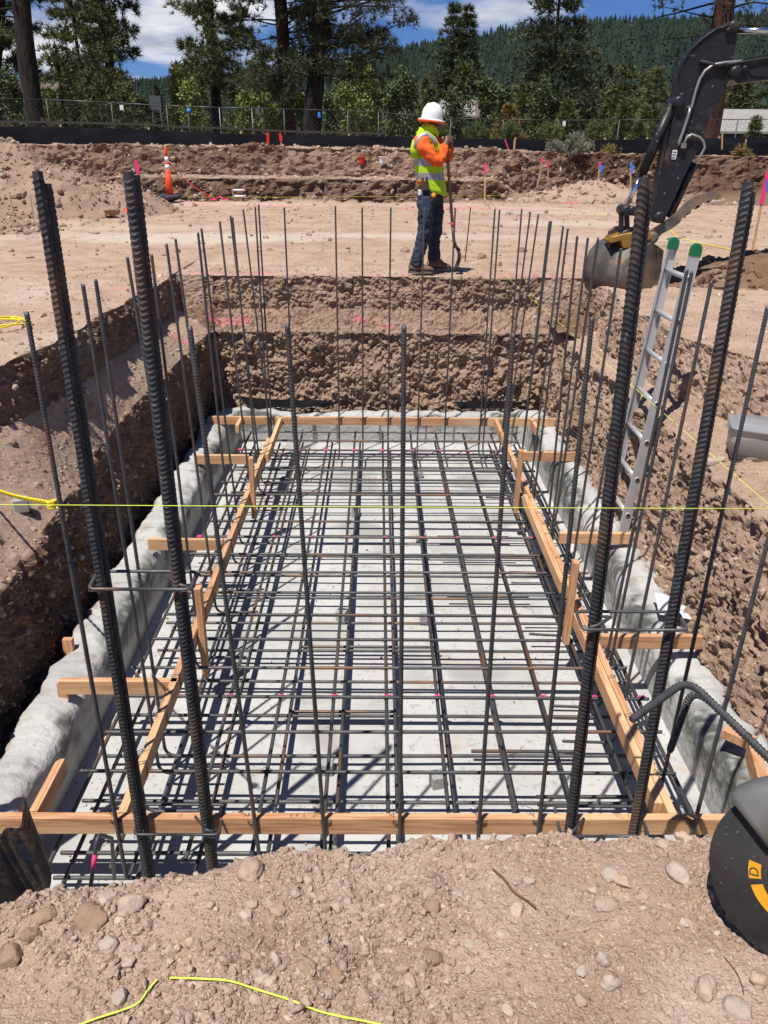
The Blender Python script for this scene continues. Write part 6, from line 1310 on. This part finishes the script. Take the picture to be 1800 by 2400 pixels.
ASP = [(28, 188, 34, .85, 'bright aspen at the left edge below the brown roof', 'leaf_green'), (70, 240, 32, .5, 'small aspen left of the leaning trunk base', 'leaf_green'), (418, 165, 50, 1.2, 'aspen left of the slim dark pine', 'leaf_aspen'), (440, 205, 40, .95, 'small yellow-green aspen by the round blue sign', 'leaf_aspen'), (580, 215, 36, .9, 'yellow-green aspen left of the reddish trunk', 'leaf_aspen'), (636, 235, 33.5, .75, 'low aspen at the foot of the reddish trunk', 'leaf_aspen'), (705, 232, 34, .7, 'aspen seen between the two central trunks', 'leaf_aspen'), (815, 168, 46, 1.1, 'yellow-green aspen left of the cabin', 'leaf_aspen'), (838, 150, 52, 1.2, 'taller aspen directly behind the yellow-green one left of the cabin', 'leaf_aspen'), (865, 160, 60, 1.3, 'aspen above the cabin roof', 'leaf_aspen'), (945, 178, 54, 1.5, 'broad aspen left of the hard hat', 'leaf_green'), (918, 215, 48, 1.0, 'aspen right of the cabin', 'leaf_green'), (1090, 150, 50, 1.15, 'bright green aspen right of the hard hat', 'leaf_green'), (1060, 225, 40, .9, 'low aspen right behind the shovel handle', 'leaf_green'), (1140, 200, 54, 1.1, 'aspen with a white trunk left of the ochre pine', 'leaf_green'), (1185, 215, 56, 1.0, 'thin aspen behind the ochre pine', 'leaf_green'), (1270, 190, 46, 1.0, 'wispy pale tree in front of the huge fir', 'leaf_green'), (770, 235, 38, .8, 'low aspen right of the thick trunk', 'leaf_green')]
for i, (px, py, Y, R, lb_, mt) in enumerate(ASP): aspen(px, py, Y, R, i*5+2, lb_, mt)
def shrub(px, py0, py1, Y, R, seed, label, mt='sage', n=900, cat='shrub'):
    rg = np.random.default_rng(seed+700); b0 = PY(px, py1, Y); top = PY(px, py0, Y); H = top[2]-b0[2]; t = thing('shrub', b0, label, cat, 'shrubs along the cut bank'); lm = MB(); C, D = [], []
    for i in range(46):
        a = rg.uniform(0, 6.28); el = rg.uniform(.35, 1.5); d = np.array([math.cos(a)*math.cos(el)*R/H, math.sin(a)*math.cos(el)*R/H, math.sin(el)]); L = H*rg.uniform(.7, 1.05); p = limb_path(b0, d, L, .2, rg, 6, .08); lm.tube(p, [.009*(1-.7*k/6) for k in range(7)], 4, False)
        for k in range(n//46): f = rg.uniform(2, 6); C.append([np.interp(f, range(7), p[:, j]) for j in range(3)]+rg.normal(0, .04, 3)); D.append(p[6]-p[3])
    lm.build('stems', M['greywood'], t); tri_obj('foliage', needles(np.array(C), np.array(D), 5, .10, .018, .8, rg), 3, mt, t)
shrub(1345, 308, 368, 25.0, .62, 1, 'round grey-green sagebrush on the right of the silt fence')
shrub(1300, 330, 366, 25.2, .35, 2, 'small sagebrush left of the round one')
shrub(1425, 338, 372, 25.2, .5, 3, 'twiggy brown brush right of the round sagebrush', 'ochre', 250)
shrub(1530, 345, 378, 25.4, .55, 4, 'twiggy brush behind the excavator cylinder', 'ochre', 200)
shrub(1740, 335, 372, 25.6, .7, 5, 'twiggy brush right of the excavator stick', 'ochre', 200)
shrub(1195, 285, 325, 27.5, .5, 6, 'low bush below the ochre pine', 'leaf_green', 700)
shrub(1030, 285, 320, 27.5, .6, 7, 'low green bush behind the shovel handle', 'leaf_green', 900)
shrub(1110, 285, 325, 27.6, .7, 8, 'low green bush left of the ochre pine', 'leaf_green', 900)
shrub(1290, 285, 325, 27.6, .7, 9, 'low green bush behind the round sagebrush', 'needle_young', 900)
shrub(1400, 280, 325, 27.8, .7, 10, 'low green bush right of the round sagebrush', 'needle_young', 900)

# middle-distance firs, alike: shared meshes
protos = []
for k in range(4):
    rg = np.random.default_rng(900+k); n = 420; f = rg.random(n); H = 1.; R = .17+.02*k; a = rg.uniform(0, 6.28, n); rr = R*(1-f)**.85*(.85+.25*np.sin(f*31+k))*np.sqrt(rg.uniform(.15, 1, n)); C = np.stack([rr*np.cos(a), rr*np.sin(a), .04+.96*f-.3*rr], 1); D = np.stack([np.cos(a)*.8, np.sin(a)*.8, np.full(n, .4)], 1)
    V = needles(C, D, 9, .07, .014, .6, rg); protos.append((np_mesh('crown', V, np.arange(len(V)).reshape(-1, 3), [M['needle_dark' if k % 2 else 'needle']], False)))
tm = MB(); tm.tube([(0, 0, -.05), (0, 0, .5), (0, 0, .95)], [.022, .014, .003], 6); trunk_me = bpy.data.meshes.new('trunk'); trunk_me.from_pydata(tm.v, [], tm.f); trunk_me.materials.append(M['bark_dark'])
rg = np.random.default_rng(44)
for i in range(110):
    px = rg.uniform(-120, 1920); Y = rg.uniform(95, 260); hgt = rg.uniform(9, 15)*min(1, .65+Y/500); q = PY(px, 300, Y)
    t = thing('fir_tree', (q[0], Y, -.5), 'dark fir in the wood between the houses and the hill', 'tree', 'firs in the wood below the hill')
    t.scale = (hgt, hgt, hgt); t.rotation_euler = (0, 0, rg.uniform(0, 6))
    o = bpy.data.objects.new('crown', protos[i % 4]); put(o, t); o = bpy.data.objects.new('trunk', trunk_me); put(o, t)

# ------------------------------------------------------------------ wooded hill
sx = [-900, -300, 0, 325, 560, 769, 840, 900, 970, 1030, 1133, 1182, 1247, 1400, 1600, 1800, 2200, 3000]; sy = [262, 240, 222, 202, 187, 162, 146, 136, 119, 110, 99, 83, 78, 62, 55, 46, 30, 25]
dirs = np.array([_ray(a, b) for a, b in zip(sx, sy)]); tt = dirs[:, 0]/dirs[:, 1]; el = dirs[:, 2]/dirs[:, 1]
YR = 1250.
def hill_z(t, Y):
    e = np.interp(t, tt, el); f = np.clip((Y-320)/(YR-320), 0, 1.25); s = np.where(f < 1, f**1.25, 1-(f-1)*1.2); return -1+(CAMH+e*YR+1)*s+12*fbm(np.stack([t*6, Y/260, 0*t], 1), 1.0, 3, 5)*np.clip(f, 0, 1)*(1-.75*np.clip(f, 0, 1))
tg, yg = np.meshgrid(np.linspace(-1.1, 1.2, 120), np.linspace(300, 1500, 60)); tg, yg = tg.ravel(), yg.ravel(); P = np.stack([tg*yg, yg, hill_z(tg, yg)], 1)
M['hill'] = mat('hill', (.018, .026, .018), (.028, .034, .022), rough=1., scale=.01)
hill = put(bpy.data.objects.new('hill', np_mesh('hill', P, grid_faces(60, 120), [M['hill']], True))); tag(hill, 'forested hill closing the view', kind='structure')
n = 13000; rg = np.random.default_rng(5); Yf = 340+(YR+25-340)*np.sqrt(rg.random(n)); tf = rg.uniform(-.75, .85, n); base = np.stack([tf*Yf, Yf, hill_z(tf, Yf)-.5], 1); hh = rg.uniform(9, 15.5, n)*(1+.25*(rg.random(n) > .93)); Rr = hh*rg.uniform(.19, .27, n)
sd_ = 7; lv = [(0.10, 1.0), (.34, .52), (.30, .80), (.60, .34), (.56, .55), (1.0, .0)]; Vt = np.zeros((n, len(lv), sd_, 3)); an = np.arange(sd_)/sd_*2*np.pi
for k, (h_, r_) in enumerate(lv):
    jit = rg.uniform(.65, 1.3, (n, sd_)); ph = rg.uniform(0, 6, (n, 1)); rad = Rr[:, None]*r_*jit
    Vt[:, k, :, 0] = base[:, 0:1]+rad*np.cos(an+ph*0); Vt[:, k, :, 1] = base[:, 1:2]+rad*np.sin(an); Vt[:, k, :, 2] = base[:, 2:3]+hh[:, None]*(h_+.05*rg.normal(size=(n, sd_))*(r_ > 0))
Vt = Vt.reshape(-1, 3); a = np.arange(sd_); b = (a+1) % sd_; one = np.concatenate([np.stack([k*sd_+a, k*sd_+b, (k+1)*sd_+b, (k+1)*sd_+a], 1) for k in range(len(lv)-1)]); FF = (one[None]+(np.arange(n)*len(lv)*sd_)[:, None, None]).reshape(-1, 4)
fo_ = put(bpy.data.objects.new('forest', np_mesh('forest', Vt, FF, [M['conifer']], False, dict(tone=np.repeat(np.clip(rg.normal(.35, .35, n), 0, 1), len(lv)*sd_))))); tag(fo_, 'dense conifer forest covering the hill', kind='stuff')
